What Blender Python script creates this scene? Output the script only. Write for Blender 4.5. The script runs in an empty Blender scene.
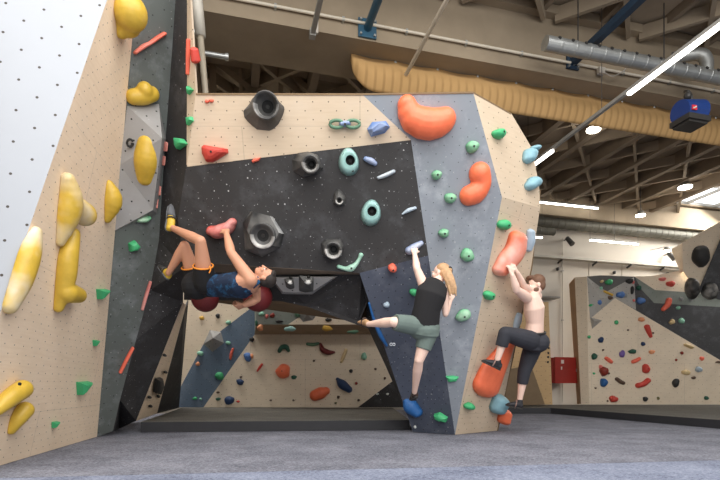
import bpy, bmesh, math, random
from mathutils import Vector, Matrix, noise
SC = bpy.context.scene
COL = SC.collection
F, YH, HC = 490.0, 385.0, 0.65          # focal length in pixels, horizon row, eye height above the mats
PI = math.pi
R = random.Random(7)
V = Vector

def ray(px, py): return V(((px-360)/F, 1.0, (YH-py)/F))
def at(px, py, Y): return V((0, 0, HC)) + ray(px, py)*Y          # the point of the place seen at that pixel, Y metres away
def atz(px, py, Z): return at(px, py, (Z-HC)*F/(YH-py))
U1 = V((-127/F, 1, 0)).normalized()      # the hall's depth direction
U2 = V((U1.y, -U1.x, 0))                 # the hall's width direction
def ab(a, b, z): return U2*a + U1*b + V((0, 0, z))
def hall(px, py, b):
    r = ray(px, py); return V((0, 0, HC)) + r*(b/(r.x*U1.x+r.y*U1.y))

class Plane:
    def __init__(s, p, q, r):
        s.p = V(p); n = (V(q)-s.p).cross(V(r)-s.p).normalized()
        if n.dot(V((0, 0, HC))-s.p) < 0: n = -n
        s.n = n
        s.u = V((0, 0, 1)).cross(n).normalized(); s.v = n.cross(s.u)
    def hit(s, px, py, off=0.0):
        r = ray(px, py); o = V((0, 0, HC))
        return o + r*((s.p + s.n*off - o).dot(s.n)/r.dot(s.n))

# ------------------------------------------------------------------ colour and materials
def lin(c):
    return tuple(((x/255)/12.92 if x/255 <= .04045 else ((x/255+.055)/1.055)**2.4) for x in c)
MATS = {}
def N(nt, t, **kw):
    n = nt.nodes.new(t)
    for k, v in kw.items(): setattr(n, k, v)
    return n
def base_mat(name):
    m = bpy.data.materials.new(name); m.use_nodes = True
    nt = m.node_tree; return m, nt, nt.nodes['Principled BSDF']
def mixc(nt, fac, a, b):
    n = N(nt, 'ShaderNodeMix', data_type='RGBA')
    for sock, v in ((n.inputs[0], fac), (n.inputs[6], a), (n.inputs[7], b)):
        if hasattr(v, 'links'): nt.links.new(v, sock)
        elif isinstance(v, tuple): sock.default_value = v+(1,)
        else: sock.default_value = v
    return n.outputs[2]
def mth(nt, op, a, b=0.0):
    n = N(nt, 'ShaderNodeMath', operation=op)
    for i, v in enumerate((a, b)):
        if hasattr(v, 'links'): nt.links.new(v, n.inputs[i])
        else: n.inputs[i].default_value = v
    return n.outputs[0]
def ramp(nt, src, lo, hi):
    n = N(nt, 'ShaderNodeMapRange'); nt.links.new(src, n.inputs[0])
    n.inputs[1].default_value = lo; n.inputs[2].default_value = hi
    return n.outputs[0]
def noise_tex(nt, vec, scale, detail=3, rough=.5):
    n = N(nt, 'ShaderNodeTexNoise'); nt.links.new(vec, n.inputs['Vector'])
    n.inputs['Scale'].default_value = scale; n.inputs['Detail'].default_value = detail; n.inputs['Roughness'].default_value = rough
    return n.outputs[0]
def panel_mat(name, col, hole=.2, hole_r=.010, chalk=0., grain=0., holecol=(60, 52, 46), rough=.7, mottled=.06, scuff=0.):
    """painted or bare plywood with a staggered grid of bolt holes, chalk specks and handling smears"""
    if name in MATS: return MATS[name]
    m, nt, bs = base_mat(name)
    uv = N(nt, 'ShaderNodeTexCoord').outputs['UV']; ob = uv
    c = lin(col)
    x = noise_tex(nt, ob, 1.7, 4, .6)
    cur = mixc(nt, ramp(nt, x, .3, .7), tuple(v*(1-mottled) for v in c), tuple(min(1, v*(1+mottled)) for v in c))
    if grain:
        mp = N(nt, 'ShaderNodeMapping'); nt.links.new(uv, mp.inputs[0]); mp.inputs['Scale'].default_value = (1.2, 14, 1)
        g = noise_tex(nt, mp.outputs[0], 3, 5, .6)
        cur = mixc(nt, mth(nt, 'MULTIPLY', ramp(nt, g, .45, .75), grain), cur, tuple(v*f for v, f in zip(c, (.78, .7, .6))))
        mp2 = N(nt, 'ShaderNodeMapping'); nt.links.new(uv, mp2.inputs[0]); mp2.inputs['Scale'].default_value = (1/2.44, 1/1.22, 1)
        br = N(nt, 'ShaderNodeTexBrick'); nt.links.new(mp2.outputs[0], br.inputs[0])
        br.inputs['Scale'].default_value = 1; br.inputs['Brick Width'].default_value = 1; br.inputs['Row Height'].default_value = 1
        br.inputs['Mortar Size'].default_value = .002; br.inputs['Mortar Smooth'].default_value = 0
        br.inputs['Color1'].default_value = br.inputs['Color2'].default_value = (0, 0, 0, 1); br.inputs['Mortar'].default_value = (1, 1, 1, 1)
        cur = mixc(nt, mth(nt, 'MULTIPLY', br.outputs['Color'], .35), cur, tuple(v*.45 for v in c))
    if scuff:
        s = noise_tex(nt, ob, 2.6, 6, .68)
        cur = mixc(nt, mth(nt, 'MULTIPLY', ramp(nt, s, .5, .68), scuff), cur, lin((196, 200, 208)))
    if chalk:
        vo = N(nt, 'ShaderNodeTexVoronoi', voronoi_dimensions='2D'); nt.links.new(uv, vo.inputs['Vector']); vo.inputs['Scale'].default_value = 15
        rad = mth(nt, 'MULTIPLY', mth(nt, 'POWER', vo.outputs['Color'], 3.0), .15)
        sp = mth(nt, 'LESS_THAN', vo.outputs['Distance'], rad)
        cl = ramp(nt, noise_tex(nt, ob, 1.1, 2), .36, .58)
        cur = mixc(nt, mth(nt, 'MULTIPLY', mth(nt, 'MULTIPLY', sp, cl), chalk), cur, lin((205, 205, 205)))
    if hole:
        mp = N(nt, 'ShaderNodeMapping'); nt.links.new(uv, mp.inputs[0])
        mp.inputs['Rotation'].default_value = (0, 0, PI/4); s = 1/(hole*.7071); mp.inputs['Scale'].default_value = (s, s, 1)
        vo = N(nt, 'ShaderNodeTexVoronoi', voronoi_dimensions='2D'); nt.links.new(mp.outputs[0], vo.inputs['Vector'])
        vo.inputs['Scale'].default_value = 1; vo.inputs['Randomness'].default_value = 0
        d = mth(nt, 'LESS_THAN', vo.outputs['Distance'], hole_r*s)
        cur = mixc(nt, d, cur, lin(holecol))
    nt.links.new(cur, bs.inputs['Base Color']); bs.inputs['Roughness'].default_value = rough
    MATS[name] = m; return m
def plain(name, col, rough=.6, metal=0., var=.08, scale=6, emit=0, chalk=0, bump=0., spec=.5):
    if name in MATS: return MATS[name]
    m, nt, bs = base_mat(name); c = lin(col)
    g = N(nt, 'ShaderNodeTexCoord').outputs['Object']
    x = noise_tex(nt, g, scale, 4, .6)
    cur = mixc(nt, ramp(nt, x, .3, .7), tuple(v*(1-var) for v in c), tuple(min(1, v*(1+var)) for v in c))
    if chalk:
        y = noise_tex(nt, g, 3.5, 3, .5)
        cur = mixc(nt, mth(nt, 'MULTIPLY', ramp(nt, y, .4, .68), chalk), cur, lin((225, 222, 216)))
    nt.links.new(cur, bs.inputs['Base Color']); bs.inputs['Roughness'].default_value = rough; bs.inputs['Metallic'].default_value = metal
    bs.inputs['Specular IOR Level'].default_value = spec
    if bump:
        b = N(nt, 'ShaderNodeBump'); nt.links.new(noise_tex(nt, g, scale*12, 3), b.inputs['Height']); b.inputs['Strength'].default_value = bump; b.inputs['Distance'].default_value = .01
        nt.links.new(b.outputs[0], bs.inputs['Normal'])
    if emit:
        bs.inputs['Emission Color'].default_value = c+(1,); bs.inputs['Emission Strength'].default_value = emit
    MATS[name] = m; return m

# ------------------------------------------------------------------ objects
LABELS = {}
def tag(o, label, cat, group=None, kind=None):
    if label:
        assert label not in LABELS, label
        LABELS[label] = 1; assert 4 <= len(label.split()) <= 16, label
        o['label'] = label
    if cat: o['category'] = cat
    if group: o['group'] = group
    if kind: o['kind'] = kind
    return o
def empty(name, loc=(0, 0, 0)):
    o = bpy.data.objects.new(name, None); COL.objects.link(o); o.location = loc; o.empty_display_size = .1; return o
def put(name, me, parent=None, origin=None):
    o = bpy.data.objects.new(name, me); COL.objects.link(o)
    org = V(origin) if origin is not None else V((0, 0, 0))
    if parent is not None: org = V(parent['_w']) if '_w' in parent else V((0, 0, 0)); o.parent = parent
    me.transform(Matrix.Translation(-org))
    if parent is None: o.location = org
    o['_w'] = tuple(org)
    return o
def root(name, loc):
    o = empty(name, loc); o['_w'] = tuple(loc); return o
def from_data(name, vs, fs, mats, parent=None, origin=None, smooth=False, fm=None, uv=False, fix=True):
    me = bpy.data.meshes.new(name); me.from_pydata([tuple(v) for v in vs], [], fs); me.update()
    for m in (mats if isinstance(mats, (list, tuple)) else [mats]): me.materials.append(m)
    if fm:
        for p, i in zip(me.polygons, fm): p.material_index = i
    if fix:
        bm = bmesh.new(); bm.from_mesh(me); bmesh.ops.recalc_face_normals(bm, faces=bm.faces); bm.to_mesh(me); bm.free()
    if smooth:
        for p in me.polygons: p.use_smooth = True
    if uv: plane_uv(me)
    return put(name, me, parent, origin)
def plane_uv(me):
    l = me.uv_layers.new(name='UVMap')
    for p in me.polygons:
        n = p.normal
        u = V((0, 0, 1)).cross(n)
        u = u.normalized() if u.length > .05 else V((1, 0, 0))
        v = n.cross(u)
        for li in p.loop_indices:
            co = me.vertices[me.loops[li].vertex_index].co; l.data[li].uv = (co.dot(u), co.dot(v))
def from_bm(name, bm, mats, parent=None, origin=None, smooth=False, uv=False):
    me = bpy.data.meshes.new(name); bm.to_mesh(me); bm.free()
    for m in (mats if isinstance(mats, (list, tuple)) else [mats]): me.materials.append(m)
    for p in me.polygons: p.use_smooth = smooth
    if uv: plane_uv(me)
    return put(name, me, parent, origin)

def slab(name, polys, mat, parent=None, th=.018, away=None):
    """flat plywood sheets: each polygon gets its thickness behind the face seen from the hall"""
    vs, fs = [], []
    for poly in polys:
        P = [V((p[0], p[1], max(p[2], .004))) for p in poly]; n = V((0, 0, 0))
        for i in range(1, len(P)-1): n += (P[i]-P[0]).cross(P[i+1]-P[0])
        n.normalize(); c = sum(P, V((0, 0, 0)))/len(P)
        eye = V((0, 0, HC)) if away is None else V(away)
        if n.dot(eye-c) < 0: n = -n; P.reverse()
        k = len(P); b = len(vs)
        vs += P + [p-n*th for p in P]
        fs.append(list(range(b, b+k))); fs.append([b+k+i for i in reversed(range(k))])
        for i in range(k):
            j = (i+1) % k; fs.append([b+i, b+k+i, b+k+j, b+j])
    return from_data(name, vs, fs, mat, parent, uv=True, fix=False)

def add_box(bm, c, sx, sy, sz, ux=None, uy=None):
    ux = V(ux).normalized() if ux is not None else V((1, 0, 0)); uy = V(uy).normalized() if uy is not None else V((-ux.y, ux.x, 0)).normalized()
    uz = ux.cross(uy)
    M = Matrix((ux*sx, uy*sy, uz*sz)).transposed().to_4x4(); M.translation = V(c)
    bmesh.ops.create_cube(bm, size=1, matrix=M)
def frame_of(d):
    d = V(d).normalized(); a = V((0, 0, 1)) if abs(d.z) < .9 else V((1, 0, 0))
    x = a.cross(d).normalized(); return x, d.cross(x), d
def add_cyl(bm, p0, p1, r0, r1=None, n=14, caps=True):
    p0, p1 = V(p0), V(p1); r1 = r0 if r1 is None else r1
    x, y, d = frame_of(p1-p0)
    A = [bm.verts.new(p0+(x*math.cos(2*PI*i/n)+y*math.sin(2*PI*i/n))*r0) for i in range(n)]
    B = [bm.verts.new(p1+(x*math.cos(2*PI*i/n)+y*math.sin(2*PI*i/n))*r1) for i in range(n)]
    for i in range(n):
        j = (i+1) % n; bm.faces.new((A[i], A[j], B[j], B[i]))
    if caps: bm.faces.new(A[::-1]); bm.faces.new(B)
def add_bar(bm, p0, p1, w, h):
    """a beam of rectangular section, w wide and h tall, its top edge on the line p0-p1"""
    p0, p1 = V(p0), V(p1); d = (p1-p0); L = d.length
    add_box(bm, (p0+p1)/2-V((0, 0, h/2)), L, w, h, d)
def add_ball(bm, c, r, ax=None, seg=14):
    M = Matrix.Translation(V(c))
    if ax is not None: M = M @ Matrix([list(a) for a in ax]).transposed().to_4x4()
    rr = r if isinstance(r, (tuple, list)) else (r, r, r)
    M = M @ Matrix.Diagonal((*rr, 1))
    bmesh.ops.create_uvsphere(bm, u_segments=seg, v_segments=max(6, seg//2+1), radius=1, matrix=M)
def add_tube(bm, pts, r, n=8):
    pts = [V(p) for p in pts]; rings = []
    for i, p in enumerate(pts):
        d = pts[min(i+1, len(pts)-1)]-pts[max(i-1, 0)]
        x, y, _ = frame_of(d); rr = r[i] if isinstance(r, (list, tuple)) else r
        rings.append([bm.verts.new(p+(x*math.cos(2*PI*k/n)+y*math.sin(2*PI*k/n))*rr) for k in range(n)])
    for a, b in zip(rings, rings[1:]):
        for k in range(n):
            j = (k+1) % n; bm.faces.new((a[k], a[j], b[j], b[k]))
    bm.faces.new(rings[0][::-1]); bm.faces.new(rings[-1])
def bez(pts, n=20):
    """smooth curve through the points (Catmull-Rom)"""
    pts = [V(p) for p in pts]
    if len(pts) == 2: return [pts[0].lerp(pts[1], i/(n-1)) for i in range(n)]
    P = [pts[0]*2-pts[1]] + pts + [pts[-1]*2-pts[-2]]; out = []
    for i in range(n):
        t = i/(n-1)*(len(pts)-1); k = min(int(t), len(pts)-2); t -= k
        a, b, c, d = P[k:k+4]
        out.append(.5*((2*b)+(c-a)*t+(2*a-5*b+4*c-d)*t*t+(3*b-a-3*c+d)*t**3))
    return out
def fuse(name, bm, mat, parent, voxel=.008, smooth=3, factor=.5):
    """one continuous surface grown over the limb volumes"""
    me = bpy.data.meshes.new('tmp'); bm.to_mesh(me); bm.free(); ob = bpy.data.objects.new('tmp', me); COL.objects.link(ob)
    r = ob.modifiers.new('r', 'REMESH'); r.mode = 'VOXEL'; r.voxel_size = voxel; r.use_smooth_shade = True
    s = ob.modifiers.new('s', 'SMOOTH'); s.iterations = smooth; s.factor = factor
    dg = bpy.context.evaluated_depsgraph_get(); me2 = bpy.data.meshes.new_from_object(ob.evaluated_get(dg))
    bpy.data.objects.remove(ob); bpy.data.meshes.remove(me)
    me2.name = name; me2.materials.clear(); me2.materials.append(mat)
    for p in me2.polygons: p.use_smooth = True; p.material_index = 0
    return put(name, me2, parent)
def limb(bm, pts, rs, ends=True, n=16):
    pts = [V(p) for p in pts]
    for i in range(len(pts)-1): add_cyl(bm, pts[i], pts[i+1], rs[i], rs[i+1], n)
    for i, p in enumerate(pts):
        if ends or 0 < i < len(pts)-1: add_ball(bm, p, rs[i], seg=n)
# ================================================================== the hall
M_floor = plain('concrete_floor', (120, 118, 115), .9)
def carpet(name, c1, c2):
    m, nt, bs = base_mat(name)
    g = N(nt, 'ShaderNodeTexCoord').outputs['Object']
    a = noise_tex(nt, g, 55, 4, .75); b = noise_tex(nt, g, 2.2, 5, .6)
    k = mth(nt, 'ADD', mth(nt, 'MULTIPLY', a, .75), mth(nt, 'MULTIPLY', b, .3))
    cur = mixc(nt, ramp(nt, k, .38, .66), lin(c1), lin(c2))
    nt.links.new(cur, bs.inputs['Base Color']); bs.inputs['Roughness'].default_value = .95; bs.inputs['Specular IOR Level'].default_value = .15
    bp = N(nt, 'ShaderNodeBump'); nt.links.new(a, bp.inputs['Height']); bp.inputs['Strength'].default_value = .6; bp.inputs['Distance'].default_value = .02
    nt.links.new(bp.outputs[0], bs.inputs['Normal']); return m
M_mat = carpet('grey_mat_carpet', (80, 82, 92), (156, 157, 168))
M_mat2 = carpet('window_tint_mat_carpet', (84, 90, 110), (160, 167, 186))  # blue window light mixed into the near mat's grey
M_mat3 = carpet('taupe_mat_carpet', (86, 84, 80), (126, 123, 116))
M_vinyl = plain('mat_side_vinyl', (46, 46, 50), .6)
M_conc = plain('ceiling_concrete', (162, 146, 125), .9, var=.14, scale=1.3)
M_conc2 = plain('girder_concrete', (152, 137, 116), .9, var=.18, scale=1.1)
M_beam = plain('roof_beam_concrete', (130, 115, 97), .9, var=.12, scale=2)
M_brace = plain('roof_brace_concrete', (152, 137, 117), .9, var=.1, scale=2)
M_duct2 = plain('dull_duct_metal', (104, 102, 92), .55, .3, .12, 8)
M_white = plain('white_wall_paint', (194, 186, 174), .8, var=.03, scale=1)
M_metal = plain('galvanised_metal', (176, 178, 176), .42, .75, .1, 8)
M_grey = plain('grey_paint', (150, 148, 142), .5)
M_dark = plain('dark_steel', (52, 50, 48), .5)
M_navy = plain('blue_steel', (38, 58, 78), .5)
M_led = plain('led_diffuser', (255, 250, 240), .4, emit=7, var=0)
M_bulb = plain('lamp_glow', (255, 246, 228), .4, emit=10, var=0)
M_sky = plain('skylight_pane', (245, 250, 255), .4, emit=2.2, var=0)

def struct(o): o['kind'] = 'structure'; return o
def box_struct(name, a0, a1, b0, b1, z0, z1, mat):
    bm = bmesh.new(); add_box(bm, ab((a0+a1)/2, (b0+b1)/2, (z0+z1)/2), a1-a0, b1-b0, z1-z0, U2)
    return struct(from_bm(name, bm, mat))
ZC = 6.02
box_struct('floor', -7, 22, -5, 12.5, -.5, -.3, M_floor)
box_struct('wall_far', -7, 22, 12.25, 12.45, -.3, 6.4, M_white)
box_struct('wall_left', -7, -6.8, -5, 12.25, -.3, 6.4, M_white)
box_struct('wall_right', 21.8, 22, -5, 12.25, -.3, 6.4, M_white)
# ceiling slab with the far skylight opening, an assumed one over the front bay and an added, unseen one for the back fill
SKY = [(12.1, 15.2, 8.2, 11.72), (-4.5, 6.5, -2.5, 4.2), (-4.5, 1.2, 9.7, 11.7)]
def ceiling():
    A = sorted({-7, 22, *[x for s in SKY for x in s[:2]]}); B = sorted({-5, 12.5, *[x for s in SKY for x in s[2:]]})
    bm = bmesh.new()
    for i in range(len(A)-1):
        for j in range(len(B)-1):
            ca, cb = (A[i]+A[i+1])/2, (B[j]+B[j+1])/2
            if any(s[0] < ca < s[1] and s[2] < cb < s[3] for s in SKY): continue
            add_box(bm, ab(ca, cb, ZC+.1), A[i+1]-A[i], B[j+1]-B[j], .2, U2)
    struct(from_bm('ceiling', bm, M_conc))
ceiling()
# the skylight seen at the right: bright glazing with bars between
for k, s in enumerate(SKY[:1]):
    wr = empty('window_%d' % (k+1)); wr['kind'] = 'structure'
    bm = bmesh.new(); add_box(bm, ab((s[0]+s[1])/2, (s[2]+s[3])/2, ZC+.12), s[1]-s[0], s[3]-s[2], .02, U2)
    struct(from_bm('pane', bm, M_sky, wr))
    bm = bmesh.new()
    for t in range(4): add_box(bm, ab(s[0]+(s[1]-s[0])*t/3, (s[2]+s[3])/2, ZC+.07), .05, s[3]-s[2], .08, U2)
    for t in range(4): add_box(bm, ab((s[0]+s[1])/2, s[2]+(s[3]-s[2])*t/3, ZC+.07), s[1]-s[0], .05, .08, U2)
    struct(from_bm('frame', bm, M_grey, wr))
# roof lattice: deep beams along the hall, thin braces crossing at 45 degrees, the girder between the two bays
def lattice():
    zb = ZC
    def clear(a, b): return not any(s[0]+.1 < a < s[1]-.1 and s[2]+.1 < b < s[3]-.1 for s in SKY)
    for a in [x*.96-5.4 for x in range(20)]:
        for (b0, b1) in ((6.95, 12.2), (3.9, 6.05)):
            if b0 < 5 and not (-3 < a < 7.5): continue
            if not clear(a, 9): b1 = min(b1, 7.55)
            bm = bmesh.new(); add_bar(bm, ab(a, b0, zb), ab(a, b1, zb), .13 if b0 > 5 else .07, .3 if b0 > 5 else .14); struct(from_bm('ceiling_beam', bm, M_beam))
    for sgn in (1, -1):
        for k in range(-12, 22):
            for (b0, b1) in ((6.95, 12.2), (3.9, 6.05)):
                off = k*.96*1.5
                segs = []
                n = 40
                for i in range(n):
                    b = b0+(b1-b0)*(i+.5)/n; a = off+sgn*(b-9)
                    if -5.4 < a < 13 and (b0 > 5 or -3 < a < 7.5) and clear(a, b): segs.append(b)
                if len(segs) < 5: continue
                lo, hi = segs[0], segs[-1]
                bm = bmesh.new(); add_bar(bm, ab(off+sgn*(lo-9), lo, zb-.06), ab(off+sgn*(hi-9), hi, zb-.04), .06, .2)
                struct(from_bm('ceiling_brace', bm, M_brace))
lattice()
bm = bmesh.new()
add_box(bm, ab(3.5, 6.26, 5.62), 24, .34, .74, U2)         # web
add_box(bm, ab(3.5, 6.5, 5.17), 24, .82, .16, U2)          # bottom flange
add_box(bm, ab(3.5, 6.22, 5.93), 24, .5, .12, U2)          # top flange
struct(from_bm('ceiling_girder', bm, M_conc2))
bm = bmesh.new()
add_box(bm, ab(3.5, 12.0, 5.66), 24, .45, .62, U2)
struct(from_bm('ceiling_girder', bm, M_conc2))

# ------------------------------------------------------------------ mats
def mat_thing(name, outline, z0, z1, mat, label, group='crash mats'):
    r = root(name, (sum(p[0] for p in outline)/len(outline), sum(p[1] for p in outline)/len(outline), z0))
    n = len(outline); zt = z1-.004
    vs = [V((x, y, z0)) for x, y in outline]+[V((x, y, zt)) for x, y in outline]
    fs = [list(range(n))[::-1], list(range(n, 2*n))]+[[i, (i+1) % n, n+(i+1) % n, n+i] for i in range(n)]
    from_data('foam_core', vs, fs, M_vinyl, r)
    vs = [V((x, y, zt)) for x, y in outline]+[V((x, y, z1)) for x, y in outline]
    from_data('carpet_cover', vs, fs, mat, r)
    tag(r, label, 'mat', group); return r
s0, s1 = V((-2.51, 3.42)), V((3.11, 4.24)); sd = (s1-s0).normalized()
L0, L1 = s0-sd*3.5, s1+sd*9
g = .006
mat_thing('crash_mat', [(L0.x, L0.y+g), (L1.x, L1.y+g), (12.2, 8.9), (9, 14.8), (-4.4, 11.4), (-5.8, 9.0)], -.3, 0, M_mat, 'wide grey carpeted crash mat that the climbing boulder stands on')
mat_thing('crash_mat', [(L0.x, L0.y-g), (L0.x, .9), (L1.x, .9), (L1.x, L1.y-g)], -.3, 0, M_mat2, 'nearest grey crash mat, tinted for blue window light, in front of the long seam')
mat_thing('crash_mat', [(-3.0, 6.7), (.72, 7.1), (.72, 10.86), (-3.95, 10.86), (-3.4, 8.5)], .003, .146, M_mat3, 'raised grey crash mat behind the arch under the back wall')
mat_thing('crash_mat', [(5.33, 7.25), (4.41, 10.8), (4.3, 11.05), (2.2, 11.15), (2.2, 11.6), (4.4, 12.84), (10.5, 12.84), (10.5, 8.2)], .003, .135, M_mat3, 'raised grey crash mat with dark side before the far right wall')

# ------------------------------------------------------------------ climbing surfaces
PLY = panel_mat('plywood', (208, 188, 163), grain=.3, hole=.16, hole_r=.0062, scuff=.06, holecol=(96, 84, 74))
PLYL = panel_mat('plywood_left', (242, 219, 191), grain=.35, hole=.14, hole_r=.0055, scuff=.05, holecol=(110, 92, 78))
PLYF = panel_mat('plywood_far', (236, 219, 195), grain=.3, hole=.22, hole_r=.007, holecol=(150, 128, 104))
WHITE = panel_mat('white_panel', (163, 167, 174), hole=.27, hole_r=.011, rough=.5, mottled=.02)
BLACK = panel_mat('black_panel', (48, 46, 46), hole=.2, hole_r=.006, chalk=.75, scuff=.06, holecol=(20, 20, 20))
BLACKF = panel_mat('black_panel_far', (70, 70, 72), hole=.22, hole_r=.006, chalk=.4, scuff=.1, holecol=(30, 30, 30))
SLATE = panel_mat('slate_panel', (136, 142, 150), hole=.16, hole_r=.0055, chalk=.5, scuff=.4, holecol=(80, 86, 94))
DSLATE = panel_mat('dark_slate_panel', (76, 82, 97), hole=.16, hole_r=.007, chalk=.6, scuff=.1, holecol=(30, 32, 40))
LSLATE = panel_mat('left_slate_panel', (92, 97, 94), hole=.2, hole_r=.007, chalk=.4, scuff=.2, holecol=(40, 42, 42))
BLUESL = panel_mat('blue_slate_panel', (98, 116, 136), hole=.22, hole_r=.007, chalk=.4, scuff=.1)
GREYV = panel_mat('grey_volume_paint', (152, 150, 148), hole=.2, hole_r=.009, chalk=.3, scuff=.1, holecol=(30, 30, 30))
SAGE = panel_mat('sage_panel', (132, 138, 130), hole=.22, hole_r=.007, scuff=.1)
RAW = plain('raw_wood_framing', (120, 98, 72), .9)

G3 = lambda px, py: V((*(at(px, py, HC*F/(py-YH)).xy), 0))
# left tower
eb, et = at(97, 437, 6.125), at(136, 0, 4.7)
LP = Plane(at(0, 466, 3.93), eb, et)
WP = Plane(LP.hit(107, 0), LP.hit(25, 240), LP.hit(107, 0)+V((-1, -.26, 0)))
SLP = Plane(eb, et, eb+V((.5, .6, 0)))
BP = Plane(V((0, 6.37, 0)), V((1, 6.37, 0)), V((0, 6.37-.397*3, 3)))
tower = root('climbing_wall', LP.hit(0, 466)); tag(tower, 'tall leaning climbing wall at the left with white, plywood and grey panels', 'climbing wall', kind='thing')
up = lambda P, a, b: P.hit(*b) + (P.hit(*a)-P.hit(*b))*1.0
lp = LP.hit
slab('plywood_panel', [[lp(0, 466)*1.6-eb*.6, lp(0, 466), eb, lp(128.5, 80), lp(138.5, -30), lp(117.25, -30), lp(-36.5, 420)]], PLYL, tower)
slab('white_panel', [[WP.hit(-36.5, 420), WP.hit(117.25, -30), WP.hit(-150, -30), WP.hit(-150, 440), WP.hit(-60, 450)]], WHITE, tower)
sp = SLP.hit
slab('slate_panel', [[eb, sp(113, 431), sp(120, 400), sp(136, 340), sp(150, 290), sp(159, 240), sp(164, 160), sp(170, 80), sp(175.5, 0), sp(178, -30), sp(138.5, -30), et]], LSLATE, tower)
bp = BP.hit
k1 = bp(196, 93); st = at(187, 0, 4.72); st2 = at(188, -30, 4.6)
sl0, sl1 = bp(186.5, 165), bp(184, 268)
kick0, kick1, kt0, kt1 = at(136, 421, 6.75), at(157, 413.5, 8.55), at(183, 302, 6.2), at(186, 306, 6.9)
D = [sp(178, -30), sp(175.5, 0), sp(170, 80), sp(164, 160), sp(159, 240), sp(150, 290), sp(136, 340), sp(120, 400), sp(113, 431)]
gk = G3(119, 429)
tri = [[D[0], st2, st, D[1]], [D[1], st, D[2]], [D[2], st, at(187, 93, 5.02)], [D[2], at(187, 93, 5.02), sl0, D[3]], [D[3], sl0, bp(178, 220), D[4]],
       [D[4], bp(178, 220), sl1, D[5]], [D[5], sl1, kt0, D[6]], [D[6], kt0, kick0], [D[6], kick0, D[7]], [D[7], kick0, gk, D[8]]]
tr2 = []
for q in tri:
    tr2 += [[q[0], q[1], q[2]]] + ([[q[0], q[2], q[3]]] if len(q) == 4 else [])
slab('black_panel', tr2, BLACK, tower)
slab('plywood_edge', [[st2, at(190.5, -30, 4.5), at(190.5, 0, 4.6), st], [st, at(190.5, 0, 4.6), k1, at(187, 93, 5.02)], [at(187, 93, 5.02), k1, sl0]], PLY, tower)
slab('plywood_kickboard', [[kick0, kick1, kt1, kt0]], PLYL, tower)
slab('black_kickboard', [[kick1, at(179, 407.8, 10.85), at(188.5, 300, 9.6), kt1]], BLACK, tower)
# the tower's hidden framing
bk = V((-1.1, .5, 0))
slab('back_board', [[eb+V((-.9, .3, 0)), lp(0, 466)*1.6-eb*.6+V((-1, 0, 0)), lp(-60, 300)+V((-1, 0, 3.4)), et+V((-.9, .3, .2))],
                    [kick1+V((-.3, .1, 0)), eb+V((-.9, .3, 0)), et+V((-.9, .3, .2)), st2+V((-.3, .6, 0))]], RAW, tower, away=(-9, 6, 2))

# central boulder with an arch
boulder = root('climbing_wall', G3(455, 435)); tag(boulder, 'freestanding overhanging climbing boulder with an arch, plywood, black and slate panels', 'climbing wall', kind='thing')
A_, C_, D_, E_ = bp(411, 140), bp(455, 435), V((*at(413, 432, 6.72).xy, 0)), bp(359.5, 273)
B_ = A_.lerp(C_, .34)
K_ = bp(502, 197); T1 = bp(473, 91.5); T0 = bp(361, 93.3)
slab('plywood_panel', [[k1, T0, A_, bp(187, 166.5)], ], PLY, boulder)
slab('black_panel', [[bp(186.5, 167), A_, B_, E_, bp(270, 267), bp(184, 262), bp(177.8, 220)]], BLACK, boulder)
slab('slate_panel', [[T0, T1, K_, C_, B_, A_]], SLATE, boulder)
slab('dark_slate_panel', [[B_, C_, D_], [B_, D_, E_]], DSLATE, boulder)
c2 = at(497, 431, HC*F/46)
LPR = Plane(C_, c2, K_)
q0 = LPR.hit(540, 208); UPR = Plane(T1, K_, q0)
slab('plywood_side_panel', [[T1, UPR.hit(511, 113), UPR.hit(533, 150), UPR.hit(539.5, 190), q0, K_], [K_, q0, LPR.hit(531, 268), LPR.hit(516, 345), LPR.hit(507, 385), c2, C_]], PLY, boulder)
# arch: small soffit, then a second black overhang that ends above the passage
LB0, LB1 = bp(184, 262)+V((0, .14, 0)), bp(360, 274)+V((0, .14, -.01))
j0, j1, j2, j3, j4 = at(184, 300, 6.2), at(280, 301, 6.2), at(308, 307, 6.15), at(358, 325, 6.12), at(367.5, 302, 6.05)
LBP = Plane(LB1, at(270, 274, LB1.y), j2)
s270 = at(270, 274.5, LB1.y); LBL = at(184, 271, LB1.y)
LBR = at(362, 274.5, LB1.y)
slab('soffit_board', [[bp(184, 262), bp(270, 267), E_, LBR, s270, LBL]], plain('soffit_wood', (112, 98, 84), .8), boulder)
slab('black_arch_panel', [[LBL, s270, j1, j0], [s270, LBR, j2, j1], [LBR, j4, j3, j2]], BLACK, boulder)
# shell at the back
up_b = V((0, 1.5, 0))
Tl, Tr, Qr = k1+V((0, 1.5, -.02)), T1+V((.35, 1.7, -.02)), UPR.hit(533, 150)+V((.1, 1.2, 0))
slab('back_board', [[k1, T0, T1, Tr, Tl], [T1, UPR.hit(511, 113), Tr], [UPR.hit(511, 113), UPR.hit(533, 150), Qr, Tr]], RAW, boulder, away=(0, 6, 9))
slab('rear_board', [[Tl, Tr, j3+V((.1, .6, .1)), j0+V((0, .6, .1))], [j0, j1, j0+V((0, .6, .1))], [j1, j2, j3, j3+V((.1, .6, .1)), j0+V((0, .6, .1))],
                    [Tr, Qr, c2+V((-.15, .8, 0)), D_+V((.12, 1.0, 0)), j3+V((.1, .6, .1))],
                    [Qr, UPR.hit(539.5, 190), LPR.hit(531, 268), c2, c2+V((-.15, .8, 0))]], RAW, boulder, away=(1, 14, 1))
slab('passage_board', [[E_, D_, D_+V((.12, 1.0, 0)), j3+V((.1, .6, .1)), j4]], BLACK, boulder, away=(-3, 7, 1))

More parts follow.
